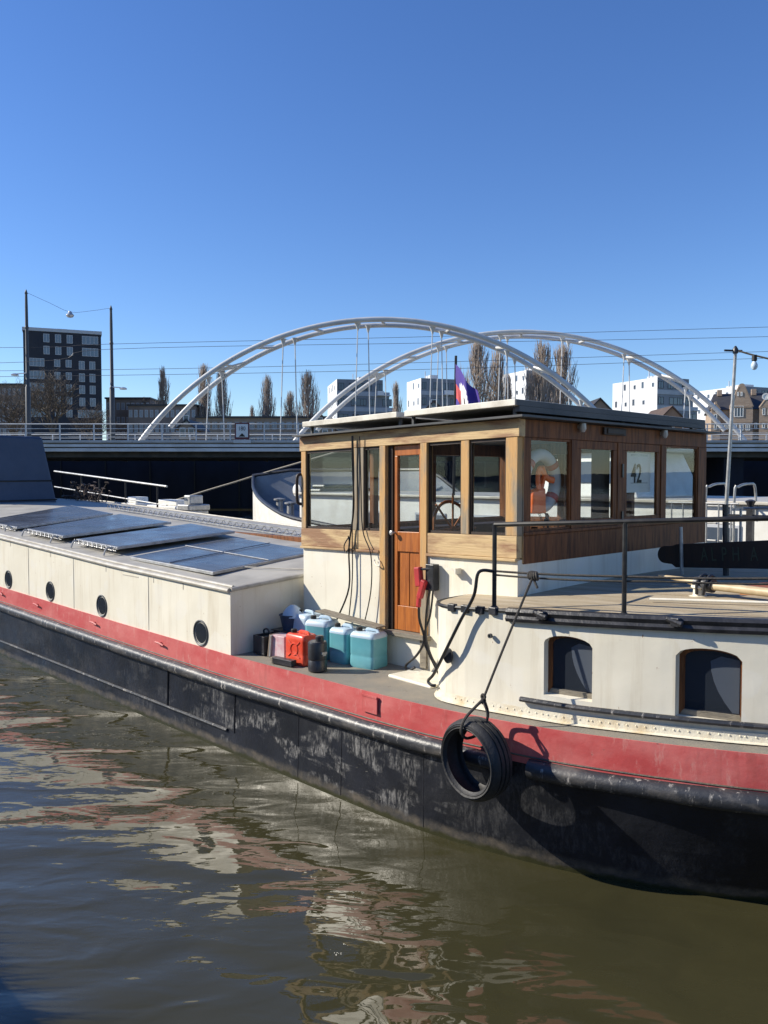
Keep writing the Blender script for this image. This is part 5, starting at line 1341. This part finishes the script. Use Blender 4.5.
# sheet-piled wall panels on the far side
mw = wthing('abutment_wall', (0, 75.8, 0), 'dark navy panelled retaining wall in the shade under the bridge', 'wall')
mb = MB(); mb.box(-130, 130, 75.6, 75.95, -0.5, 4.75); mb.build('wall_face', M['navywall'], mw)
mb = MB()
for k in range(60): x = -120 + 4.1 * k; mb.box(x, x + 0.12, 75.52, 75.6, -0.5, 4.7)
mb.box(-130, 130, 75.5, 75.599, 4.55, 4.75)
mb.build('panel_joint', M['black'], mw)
# right-hand side: navy screen under the road railing nearer to the water
# tram poles + span wire + hanging lamp
def pole(x, y, ztop, z0, label):
    o = wthing('tram_pole', (x, y, z0), label, 'pole', 'tram poles on the bridge')
    mb = MB(); mb.tube([(x, y, z0), (x, y, z0 + 4.5), (x, y, z0 + 4.6), (x, y, ztop - 1), (x, y, ztop)], [0.20, 0.19, 0.14, 0.11, 0.09], 10); mb.build('shaft', M['polegrey'], o, smooth=True)
    mb = MB(); mb.lathe([(0.14, 0), (0.16, 0.1), (0.12, 0.2)], 10, (x, y, ztop - 2.6)); mb.lathe([(0.09, 0), (0.12, 0.08), (0.05, 0.3), (0.0001, 0.4)], 10, (x, y, ztop)); mb.build('collar', M['polegrey'], o, smooth=True)
    return o
pole(pt(26.5, 289, 63)[0], 63, pt(26.5, 289, 63)[2] - 0.4, 5.22, 'taller dark tram pole standing in front of the dark tower block')
pole(pt(111, 305, 63.5)[0], 63.5, pt(111, 305, 63.5)[2] - 0.4, 5.22, 'dark tram pole right of the dark tower block')
for x, y, z in ((-27.25, 62.9, 10.6), (-20.95, 63.4, 9.6)):
    mb = MB(); mb.lathe([(0.05, 0), (0.25, 0.0), (0.3, 0.06), (0.2, 0.14), (0.05, 0.18)], 12, (x + (0.9 if x > -25 else -0.9), y, z)); mb.tube([(x, y, z + 0.2), (x + (0.9 if x > -25 else -0.9), y, z + 0.12)], 0.04, 6)
    solo(mb, 'street_lamp', M['lamp'], (x, y, z), 'small lamp arm on the %s tram pole' % ('right' if x > -25 else 'left'), 'street lamp', boat=False, smooth=True)
hl = wthing('hanging_lamp', (-23.9, 63.2, 15.0), 'round lamp hanging on the span wire between the two tram poles', 'street lamp')
mb = MB(); mb.lathe([(0.0001, 0.3), (0.1, 0.28), (0.16, 0.15), (0.28, 0.02), (0.30, -0.02), (0.22, -0.16), (0.0001, -0.22)], 16, (pt(70, 314, 63.2)[0], 63.2, pt(70, 315, 63.2)[2])); mb.build('lamp_body', M['lamp'], hl, smooth=True)
def wire(pts, label, r=0.016, grp=None, k=6):
    mb = MB(); mb.tube(smoothpath(pts, k), r, 5); return solo(mb, 'overhead_wire', M['wire'], pts[0], label, 'wire', grp, boat=False)

mb = MB(); mb.tube(smoothpath([pt(28, 293, 63), pt(50, 303, 63.1), pt(70, 312, 63.2), pt(90, 311, 63.3), pt(111, 308, 63.5)], 3), 0.012, 5); mb.build('span_wire', M['wire'], hl)
# overhead tram wires (world positions at Y = 63 above the tracks)
WR = [((-60, 63, 12.55), (-27.4, 63, 12.75), (-21, 63, 13.0), (5, 63, 13.6), (29.5, 63, 14.3), (70, 63, 15.5)),
      ((-60, 62, 10.8), (-27.0, 62, 11.5), (-20.8, 62, 12.45), (5, 62, 12.95), (29.0, 62, 13.4), (70, 62, 14.5)),
      ((-60, 64, 10.9), (-21.0, 64, 11.2), (5, 64, 11.8), (30, 64, 12.6), (70, 64, 13.6)),
      ((-60, 63.5, 10.3), (-20.8, 63.5, 10.7), (5, 63.5, 11.2), (29.4, 63.5, 12.0), (70, 63.5, 13.0))]
for i, w_ in enumerate(WR):
    wire(list(w_), ('topmost of the four tram wires crossing the sky above the bridge', 'second tram wire from the top crossing the sky', 'third tram wire from the top crossing the sky', 'lowest of the four tram wires crossing the sky')[i], 0.017, 'tram wires over the bridge')

# ================================================================== BUILDINGS
def window_proto(parent, w, h, dx=0.05, frame='winframe', gl='farglass', muntin=1, ft=0.09):
    """window facing -y with its lower-left at the origin; returns object (frame) with a pane slot"""
    mb = MB()
    mb.box(0, w, -dx, 0.02, 0, ft); mb.box(0, w, -dx, 0.02, h - ft, h); mb.box(0, ft, -dx, 0.02, ft, h - ft); mb.box(w - ft, w, -dx, 0.02, ft, h - ft)
    for k in range(1, muntin + 1): x = w * k / (muntin + 1); mb.box(x - ft / 2, x + ft / 2, -dx, 0.02, ft, h - ft)
    mb.box(ft, w - ft, -0.012, 0.01, ft, h - ft, 1)
    return mb
def facade_windows(root, specs, frame='winframe', gl='farglass', protos=None, face=None):
    """specs: (x, z, w, h, muntins) on the facade plane; face(x,z)->(local position, rotation)"""
    cache = {}
    for x, z, w, h, mu in specs:
        key = (round(w, 3), round(h, 3), mu, frame, gl)
        pos, rz = face(x, z)
        if key not in cache:
            mb = window_proto(None, w, h, muntin=mu); me_o = mb.build('window', [M[frame], M[gl]], None); cache[key] = me_o; ob = me_o
        else:
            ob = cache[key].copy(); C.objects.link(ob)
        ob.parent = root; ob.location = pos; ob.rotation_euler = (0, 0, rz)


# dark tower block
Y = 160.0
tw = empty('tower_block', (px2(63.5, Y), Y, 4.3), 0.37, 'dark brick tower block with pale framed windows at the left', 'tower block')
Hh = pz2(331, Y) - 4.3; TS = 0.90; x0 = (px2(23.5, Y) - px2(63.5, Y)) * TS; x1 = (px2(104, Y) - px2(63.5, Y)) * TS
mb = MB(); mb.box(x0, x1, 0, 12, 0, Hh - 0.3); mb.build('wall', M['darkbrick'], tw)
mb = MB(); mb.box(x0 - 0.15, x1 + 0.15, -0.15, 12.2, Hh - 0.29, Hh + 0.35); mb.box(-1.0, 0.8, 3, 6, Hh + 0.35, Hh + 0.9); mb.build('roof_edge', M['winframe'], tw)
sp_ = []
rows = [339.0, 351.0, 363.5, 376.0, 388.0, 400.5, 413.5]
def add(xp, yp, wp, hp, mu): sp_.append(((px2(xp - wp / 2, Y) - px2(63.5, Y)) * TS, pz2(yp + hp / 2, Y) - 4.3, wp * TS * Y / 820, hp * Y / 820, mu))
for r_, y in enumerate(rows):
    if r_ < 2:
        for x in (47, 59, 71): add(x, y, 6.2, 8.2, 1)
        add(92.3, y, 17, 8.2, 3)
    else:
        add(37, y, 15, 8.0, 3)
        for x in (57.7, 69.5): add(x, y, 6.2, 7.4, 1)
        if r_ < 6:
            for x in (83.2, 94.3): add(x, y + 1, 6.2, 8.4, 1)
        else: add(91.5, y, 26, 7.6, 6)
facade_windows(tw, sp_, 'winframe', 'farglass2', face=lambda x, z: ((x, 0, z), 0))
# left entrance strip
# low blocks
def block(name, xa, xb, ytop, Y, dep, mat_, label, cat, rows_, cols, z0=4.3, roofm='roofdark', frame='winframe'):
    xm = (xa + xb) / 2; o = empty(name, (px2(xm, Y), Y, z0), 0, label, cat, 'low apartment blocks behind the bridge')
    X0, X1 = px2(xa, Y) - px2(xm, Y), px2(xb, Y) - px2(xm, Y); H_ = pz2(ytop, Y) - z0
    mb = MB(); mb.box(X0, X1, 0, dep, 0, H_); mb.build('wall', M[mat_], o)
    mb = MB(); mb.box(X0 - 0.2, X1 + 0.2, -0.3, dep + .2, H_ + 0.005, H_ + 0.35); mb.build('roof', M[roofm], o)
    sp = []
    fh = 3.0
    for r_ in range(rows_):
        for c_ in range(cols):
            cw = (X1 - X0) / cols; sp.append((X0 + cw * (c_ + 0.18), H_ - 2.3 - fh * r_, cw * 0.64, 1.5, 2))
    facade_windows(o, sp, frame, 'farglass', face=lambda x, z: ((x, 0, z), 0))
    return o
block('apartment_block', -60, 22, 385, 185, 14, 'brownblock', 'brown flat-roofed apartment block left of the dark tower', 'apartment block', 4, 16)
block('apartment_block', 106, 150, 399, 175, 12, 'brownblock', 'brown apartment block just right of the dark tower', 'apartment block', 3, 9)
block('apartment_block', 128, 196, 406, 168, 12, 'brownblock', 'longer brown apartment block behind the left arch foot', 'apartment block', 3, 13)
block('apartment_block', 196, 330, 418, 165, 12, 'tan', 'low tan row of houses behind the sign on the railing', 'apartment block', 2, 18)
block('apartment_block', 395, 720, 424, 200, 12, 'brownblock', 'low dark row behind the wheelhouse roof', 'apartment block', 2, 24)

# white stepped blocks
def whiteblock(xc, wl, wr, ytop, Y, label, nfl=6, step=True, rz=None, z0=4.3):
    """xc: pixel column of the near corner; wl/wr apparent widths of the left (sunlit) and right faces"""
    rot = math.atan2(wl, wr) * 0.9 if rz is None else rz
    s = Y / 820.0
    Ll = wl * s / math.sin(rot); Lr = wr * s / math.cos(rot) * 1.15
    o = empty('white_apartment_block', (px2(xc, Y), Y, z0), rot, label, 'apartment block', 'white stepped apartment blocks')
    H_ = pz2(ytop, Y) - z0; fh = H_ / nfl
    mb = MB()
    ext = []
    for k in range(nfl):
        cut = 0 if not step else max(0, (k - nfl + 5)) * Lr * 0.09
        ext.append(Lr - cut)
        mb.box(0, Lr - cut, 0, Ll, k * fh, (k + 1) * fh - 0.001)
    for i in range(nfl): mb.m[i * 6 + 2] = 1  # front face gets the darker cladding with the shade painted in
    mb.build('wall', [M['whiteclad'], M['shadeclad']], o)
    mb = MB()
    for k in range(nfl): mb.box(-0.05, ext[k] + 0.1, -0.12, -0.004, k * fh + fh - 0.25, k * fh + fh + 0.75) if k < nfl - 1 else None
    mb.build('balcony_band', M['shadeclad2'], o)
    mb = MB()
    for k in range(1, nfl): mb.box(ext[k] - 0.1, ext[k - 1] + 0.3, -0.5, Ll + 0.1, k * fh - 0.1, k * fh + 0.08)
    for k in range(1, nfl, 2): mb.box(Lr * 0.55, ext[k], -1.5, -0.13, k * fh - 0.14, k * fh); mb.box(Lr * 0.55, ext[k], -1.5, -1.45, k * fh, k * fh + 0.95)
    mb.build('terrace_slab', M['whiteclad'], o)
    sp = []
    nb = max(4, int(Lr / 3.0))
    for k in range(nfl):
        for c_ in range(nb):
            cw = ext[k] / nb; sp.append((cw * (c_ + 0.12 + 0.1 * ((c_ * 5 + k * 3) % 3)), k * fh + fh * 0.30, Lr / nb * (0.42 if (c_ + 2 * k) % 3 else 0.68), fh * 0.46, 1))
    facade_windows(o, sp, 'roofdark', 'farglass', face=lambda x, z: ((x, -0.005, z), 0))
    sp = []
    nl = max(3, int(Ll / 2.6))
    for k in range(nfl):
        for c_ in range(nl):
            if (k * 7 + c_ * 3) % 5 == 0: continue
            sp.append((Ll / nl * (c_ + 0.3 + 0.12 * ((k + c_) % 2)), k * fh + fh * (0.34 + 0.06 * (k % 2)), 0.8, fh * (0.30 if (k * 3 + c_) % 2 else 0.44), 0))
    facade_windows(o, sp, 'winframe', 'farglass', face=lambda x, z: ((-0.005, Ll - x, z), -math.pi / 2))
    mb = MB(); mb.box(Lr * 0.35, Lr * 0.55, Ll * 0.3, Ll * 0.6, H_, H_ + 1.3); mb.tube([(Lr * .3, Ll * .5, H_), (Lr * .3, Ll * .5, H_ + 2.4)], 0.12, 6)
    mb.build('roof_unit', M['winframe'], o)
    return o
whiteblock(337, 14, 62, 379, 200, 'white stepped apartment block under the left end of the farther arch', 6)
whiteblock(421, 13, 34, 378, 210, 'white apartment block left of the flag', 6, False)
whiteblock(526, 18, 36, 370, 200, 'white apartment block between the bare poplars', 7, False)
whiteblock(657, 28, 52, 377, 185, 'broad white stepped apartment block under the right arch', 6, True)
whiteblock(741, 30, 60, 386, 200, 'white apartment block showing behind the gabled brick building', 6, False)

# gabled brick building at right
Y = 108.0
sc = Y / 820
bb = empty('gabled_brick_building', (px2(740, Y), Y, 4.3), 0, 'brown brick building with stepped gables and slate roofs at the right edge', 'school building'); bb.rotation_euler = (0, 0, -0.3)
def BX(x): return px2(x, Y) - px2(740, Y)
def BZ(y): return pz2(y, Y) - 4.3
mb = MB(); mb.box(BX(714), BX(860), 1.0, 11, 0, BZ(409)); mb.build('wall', M['brick'], bb)
mb = MB(); mb.prism([(BX(712), 0.7, BZ(409) + 0.01), (BX(712), 11.3, BZ(409) + 0.01), (BX(719), 6, BZ(389))], (BX(860) - BX(716), 0, 0)); mb.build('roof', M['roofdark'], bb)
def gable(xa, xb, yp, ysh, y0, name='gable'):
    xm = (xa + xb) / 2; w = xb - xa
    poly = [(BX(xa), y0, 0), (BX(xb), y0, 0), (BX(xb), y0, BZ(ysh)), (BX(xm + w * 0.12), y0, BZ(yp + 3)), (BX(xm + w * 0.12), y0, BZ(yp + 1)), (BX(xm + w * .05), y0, BZ(yp)), (BX(xm - w * .05), y0, BZ(yp)), (BX(xm - w * 0.12), y0, BZ(yp + 1)), (BX(xm - w * 0.12), y0, BZ(yp + 3)), (BX(xa), y0, BZ(ysh))]
    mb = MB(); mb.prism(poly, (0, 1.2, 0)); g = mb.build(name, M['brick'], bb)
    mb = MB(); mb.prism([(BX(xa), y0 + 1.2, BZ(ysh)), (BX(xb), y0 + 1.2, BZ(ysh)), (BX(xm), y0 + 1.2, BZ(yp + 3))], (0, 5.5, 0)); mb.build('gable_roof', M['roofdark'], g)
    mb = MB()
    a, b, c, d = (BX(xa), BZ(ysh)), (BX(xm - w * 0.12), BZ(yp + 3)), (BX(xb), BZ(ysh)), (BX(xm + w * .12), BZ(yp + 3))
    for p, q in ((a, b), (c, d)): mb.tube([(p[0], y0 + 0.1, p[1]), (q[0], y0 + 0.1, q[1])], 0.14, 5)
    mb.box(BX(xa) + 0.1, BX(xb) - 0.1, y0 - 0.06, y0 - 0.003, BZ(ysh) - 0.12, BZ(ysh) + 0.1); mb.build('stone_coping', M['tan'], g)
    mb = MB(); mb.box(BX(xa) + 0.1, BX(xb) - 0.1, y0 - 0.06, y0 - 0.003, BZ(423.5), BZ(422)); mb.build('stone_band', M['tan'], g)
gable(731, 752, 383.5, 407, 0.0)
gable(713.5, 722, 400.5, 409, 0.3)
gable(758, 774, 396, 408, 0.1)
gable(796, 818, 384, 407, 0.0)
sp = []
def bw(x, y, w, h, mu=1): sp.append((BX(x - w / 2), BZ(y + h / 2), w * sc, h * sc, mu))
bw(739, 411.5, 8.5, 11, 2); bw(738, 394, 1.7, 4, 0); bw(741.2, 394, 1.7, 4, 0)
for x in (735.5, 741.5, 747.5): bw(x, 427.5, 4, 6, 1)
facade_windows(bb, sp, 'winwhite', 'farglass', face=lambda x, z: ((x, -0.01, z), 0)); sp = []
for x in (717.5, 725, 728.5, 755): bw(x, 426, 2.6, 6, 0)
bw(717.5, 416, 3, 5, 0); 
facade_windows(bb, sp, 'winwhite', 'farglass', face=lambda x, z: ((x, 0.28, z), 0)); sp = []
for x in (762, 767): bw(x, 412, 2.6, 7, 0); bw(x, 426, 2.6, 5, 0)
facade_windows(bb, sp, 'winwhite', 'farglass', face=lambda x, z: ((x, 0.09, z), 0))
mb = MB(); mb.lathe([(0.45, -0.05), (0.45, -0.1), (0.3, -0.1), (0.3, -0.06), (0.0001, -0.06)], 16, (BX(763.5), 0.15, BZ(393) - 0.55), 'y'); mb.build('round_window', M['winwhite'], bb)
for x in (722, 737, 755, 775): 
    mb = MB(); mb.box(BX(x), BX(x) + 0.6, 5, 5.7, BZ(392), BZ(385.5)); mb.build('chimney', M['brick'], bb)

# small gabled houses between
def house(x, ypk, wpx, Y, label, mat_='tan', roofm='rooftile', rz=0.0, dep=9):
    o = empty('gabled_house', (px2(x, Y), Y, 4.3), rz, label, 'house', 'small gabled houses behind the bridge')
    s = Y / 820; w = wpx * s / 2; H_ = pz2(ypk, Y) - 4.3; e = H_ - w * 1.05
    mb = MB(); mb.prism([(-w, 0, 0), (w, 0, 0), (w, 0, e), (0, 0, H_ - 0.2), (-w, 0, e)], (0, dep, 0)); mb.build('wall', M[mat_], o)
    mb = MB()
    for sgn in (-1, 1): mb.hexa([(sgn * (w + 0.4), -0.3, e - 0.45), (0, -0.3, H_ - 0.19), (0, dep + .3, H_ - 0.19), (sgn * (w + .4), dep + .3, e - 0.45), (sgn * (w + 0.4), -0.3, e - 0.2), (0, -0.3, H_ + 0.06), (0, dep + .3, H_ + 0.06), (sgn * (w + .4), dep + .3, e - 0.2)])
    mb.build('roof', M[roofm], o)
    facade_windows(o, [(-0.9, e - 1.4, 0.8, 1.3, 0), (0.3, e - 1.4, 0.8, 1.3, 0), (-0.4, e + 0.5, 0.8, 1.1, 0)], 'winwhite', 'farglass', face=lambda a, z: ((a, -0.005, z), 0))
    return o
house(434, 400.5, 20, 112, 'small tan gabled house peeping over the wheelhouse roof left of the flag')
house(470, 411, 40, 116, 'small house with brown roof right of the flag', roofm='roofdark')
house(600, 398, 46, 120, 'dark roofed house right of the wheelhouse roof edge', roofm='roofdark')
house(672, 406, 50, 118, 'brown roofed house under the right arch', roofm='rooftile')
house(186, 419, 15, 112, 'small pale gabled house behind the inner arch tube', mat_='tan', roofm='roofdark')
house(320, 413, 30, 115, 'dark roofed house left of the wheelhouse roof', roofm='roofdark')

# ================================================================== TREES
def poplar_mesh(seed, H, Wd, nbr=170, bare=0.0):
    rnd = random.Random(seed); tr = MB(); cr = MB()
    tr.tube([(0, 0, 0), (rnd.uniform(-.1, .1), 0, H * 0.3), (0, rnd.uniform(-.1, .1), H * 0.7), (0, 0, H * 0.97)], [H * 0.014, H * 0.011, H * 0.006, H * 0.0015], 7)
    lean = rnd.uniform(-0.05, 0.05); gap = rnd.uniform(0, 6.28); forkh = rnd.uniform(0.25, 0.5)
    for k in range(nbr):
        t = rnd.uniform(0.06, 0.86); z0 = H * t; a = rnd.uniform(0, 2 * math.pi)
        ln = H * (0.16 + 0.20 * (1 - t)) * rnd.uniform(0.6, 1.15)
        z1 = min(z0 + ln, H * rnd.uniform(0.90, 1.0)); te = z1 / H
        env = (math.sin(math.pi * min(1.0, te) ** 1.25) ** 0.55) if te < 0.985 else 0.12
        r_ = Wd * max(0.10, env) * rnd.uniform(0.25, 1.05) ** 0.8 * (1 + 0.35 * math.sin(a + gap) * math.sin(t * 9 + gap))
        p0 = Vector((0, 0, z0)); p1 = Vector((r_ * 0.72 * math.cos(a), r_ * 0.72 * math.sin(a), z0 + (z1 - z0) * 0.33)); p2 = Vector((r_ * math.cos(a + .1), r_ * math.sin(a + .1), z1))
        cr.tube([p0, p1, p2], [H * 0.0036, H * 0.0026, H * 0.0012], 3, caps=False)
        for j in range(4):
            q = p1 + (p2 - p1) * rnd.uniform(-0.2, 0.8); d = Vector((rnd.uniform(-1, 1), rnd.uniform(-1, 1), rnd.uniform(2.5, 5))).normalized() * H * rnd.uniform(0.04, 0.10)
            e = q + d
            if e.z > H: continue
            cr.tube([q, e], [H * 0.0014, H * 0.0006], 3, caps=False)
    return tr, cr
protos_p = []; w_seed = 5
def poplar(x, ytop, halfpx, Y, label, z0=4.3, kind=None):
    H = pz2(ytop, Y) - z0; Wd = halfpx * Y / 820; k = len(protos_p) % 3 if kind is None else kind
    sd = int(x * 3 + w_seed)
    t_, c_ = poplar_mesh(sd, H, Wd, int(150 + 900 * Wd / H), 0)
    o = empty('poplar_tree', (px2(x, Y), Y, z0), (x * 1.7) % 6.28, label, 'tree', 'bare poplars behind the bridge')
    t_.build('trunk', M['bark'], o, smooth=True); c_.build('crown', M['twig'], o)
PP = {}
for x, y, w, Y, lb_ in ((145, 396, 4, 175, 'smallest bare poplar left of the first arch foot'), (163, 365, 8, 172, 'slender bare poplar left of the near arch'), (204, 362, 10, 170, 'bare poplar left one of the pair inside the near arch'),
                       (222, 366, 10, 171, 'bare poplar right one of the pair behind the arch brace'), (252, 404, 4, 168, 'tiny bare tree left of the lone poplar'), (267, 373, 10, 170, 'lone bare poplar right of the red bordered sign'),
                       (290, 390, 9, 171, 'shorter bare poplar beside the white block'), (308, 369, 14, 168, 'broad bare poplar touching the first white block'), (396, 380, 6, 176, 'thin bare poplar right of the first stepped white block'),
                       (476, 338, 17, 140, 'tall bare poplar directly right of the flag'), (497, 345, 15, 142, 'tall bare poplar right of the flag, second of three'), (508, 372, 6, 144, 'short bare poplar before the middle white block'),
                       (541, 338, 19, 140, 'tallest broad bare poplar under the crossing arches'), (562, 341, 16, 143, 'bare poplar touching the tallest one on its right')):
    poplar(x, y, w, Y, lb_)
def bare_tree(x, ytop, wpx, Y, label, seed=3, z0=4.3):
    rnd = random.Random(seed); H = pz2(ytop, Y) - z0; Wd = wpx * Y / 820
    o = empty('bare_tree', (px2(x, Y), Y, z0), 0, label, 'tree', 'bare spreading trees by the bridge')
    tr = MB(); cr = MB()
    tr.tube([(0, 0, 0), (0.1, 0, H * 0.18), (0, 0.1, H * 0.35)], [H * 0.035, H * 0.026, H * 0.02], 8)
    def grow(p, d, ln, r, lev):
        q = p + d * ln; m_ = (p + q) / 2 + Vector((rnd.uniform(-1, 1), rnd.uniform(-1, 1), rnd.uniform(-.5, .5))) * ln * 0.09
        cr.tube([p, m_, q], [r, r * 0.8, r * 0.6], 5 if lev < 2 else 3, caps=False)
        if lev >= 5: return
        for j in range(3 if lev < 4 else 3):
            ax = Vector((rnd.uniform(-1, 1), rnd.uniform(-1, 1), rnd.uniform(-0.25, 0.8))).normalized()
            grow(q if j < 2 else m_, (d * 0.75 + ax * 0.75).normalized(), ln * rnd.uniform(0.62, 0.84), r * 0.62, lev + 1)
    for j in range(6):
        a = j * 1.05 + rnd.uniform(-.3, .3); d = Vector((math.cos(a) * Wd / H * 0.8, math.sin(a) * Wd / H * 0.8, rnd.uniform(0.7, 1.2))).normalized()
        grow(Vector((0, 0, H * rnd.uniform(0.16, 0.35))), d, H * 0.22, H * 0.013, 0)
    tr.build('trunk', M['bark'], o, smooth=True)
    # fit height
    zm = max(v[2] for v in cr.v); k = H / zm; cr.v = [(x_, y_, z_ * k) for x_, y_, z_ in cr.v]
    cr.build('crown', M['bark'], o)
    return o
bare_tree(52, 366, 34, 100, 'bare spreading tree in front of the dark tower block', 5)
bare_tree(14, 372, 26, 110, 'bare tree at the left edge beside the tram pole', 8)
bare_tree(92, 398, 16, 105, 'small bare tree right of the tower base', 12)

# street clutter: white vans behind the railing
def van(x, Y, ln, label, m_='white'):
    o = empty('parked_van', (x, Y, 5.222), 0, label, 'van')
    mb = MB(); h = 2.0
    poly = [(-ln / 2, 0, 0.35), (ln / 2 - 0.1, 0, 0.35), (ln / 2, 0, 0.9), (ln / 2 - 0.7, 0, 1.15), (ln / 2 - 1.2, 0, h - 0.05), (ln / 2 - 1.5, 0, h), (-ln / 2 + 0.1, 0, h), (-ln / 2, 0, h - 0.15)]
    mb.prism(poly, (0, 1.8, 0)); mb.build('body', M[m_], o, bevel=0.06)
    mb = MB(); mb.prism([(ln / 2 - 2.0, -0.01, 1.2), (ln / 2 - 0.95, -0.01, 1.2), (ln / 2 - 1.35, -0.01, h - 0.25), (ln / 2 - 2.0, -0.01, h - 0.25)], (0, 0.02, 0)); mb.build('side_window', M['farglass'], o)
    for xx in (-ln / 2 + 0.9, ln / 2 - 0.9):
        mb = MB(); mb.lathe([(0.33, 0), (0.33, 0.2), (0.2, 0.22)], 16, (xx, -0.02, 0.33), 'y'); mb.build('wheel', M['rubber'], o, smooth=True)
    return o


# ================================================================== FAR SIDE OF THE QUAY (seen in the panes and the water)
def rowhouse(u, wdt, H_, m_, label):
    o = bthing('quay_house', (u, -30, 1.2), label, 'house', 'brick houses along the quay')
    mb = MB(); mb.box(u, u + wdt, -42, -30, 1.2, H_); mb.build('wall', M[m_], o)
    mb = MB(); mb.prism([(u, -42.2, H_ + .01), (u, -29.8, H_ + .01), (u, -36, H_ + 3.5)], (wdt, 0, 0)); mb.build('roof', M['rooftile'], o)
    for f_ in range(3):
        for c_ in range(3):
            x = u + wdt * (c_ + 0.22) / 3; z = 2.2 + f_ * 2.9
            mb = MB(); mb.box(x, x + wdt * 0.18, -30, -29.94, z, z + 1.7); w = mb.build('window', M['winwhite'], o)
            mb = MB(); mb.box(x + .07, x + wdt * 0.18 - .07, -29.94, -29.93, z + .08, z + 1.62); mb.build('pane', M['farglass'], w)
for k, (m_, h) in enumerate((('brick', 11), ('brownblock', 12), ('brick', 10.5), ('tan', 11.5), ('brick', 11))):
    rowhouse(-38 + 9 * k, 8.96, h, m_, ('red brick quay house at the far end', 'brown brick quay house', 'lowest red brick quay house', 'tan rendered quay house', 'red brick quay house nearest')[k])
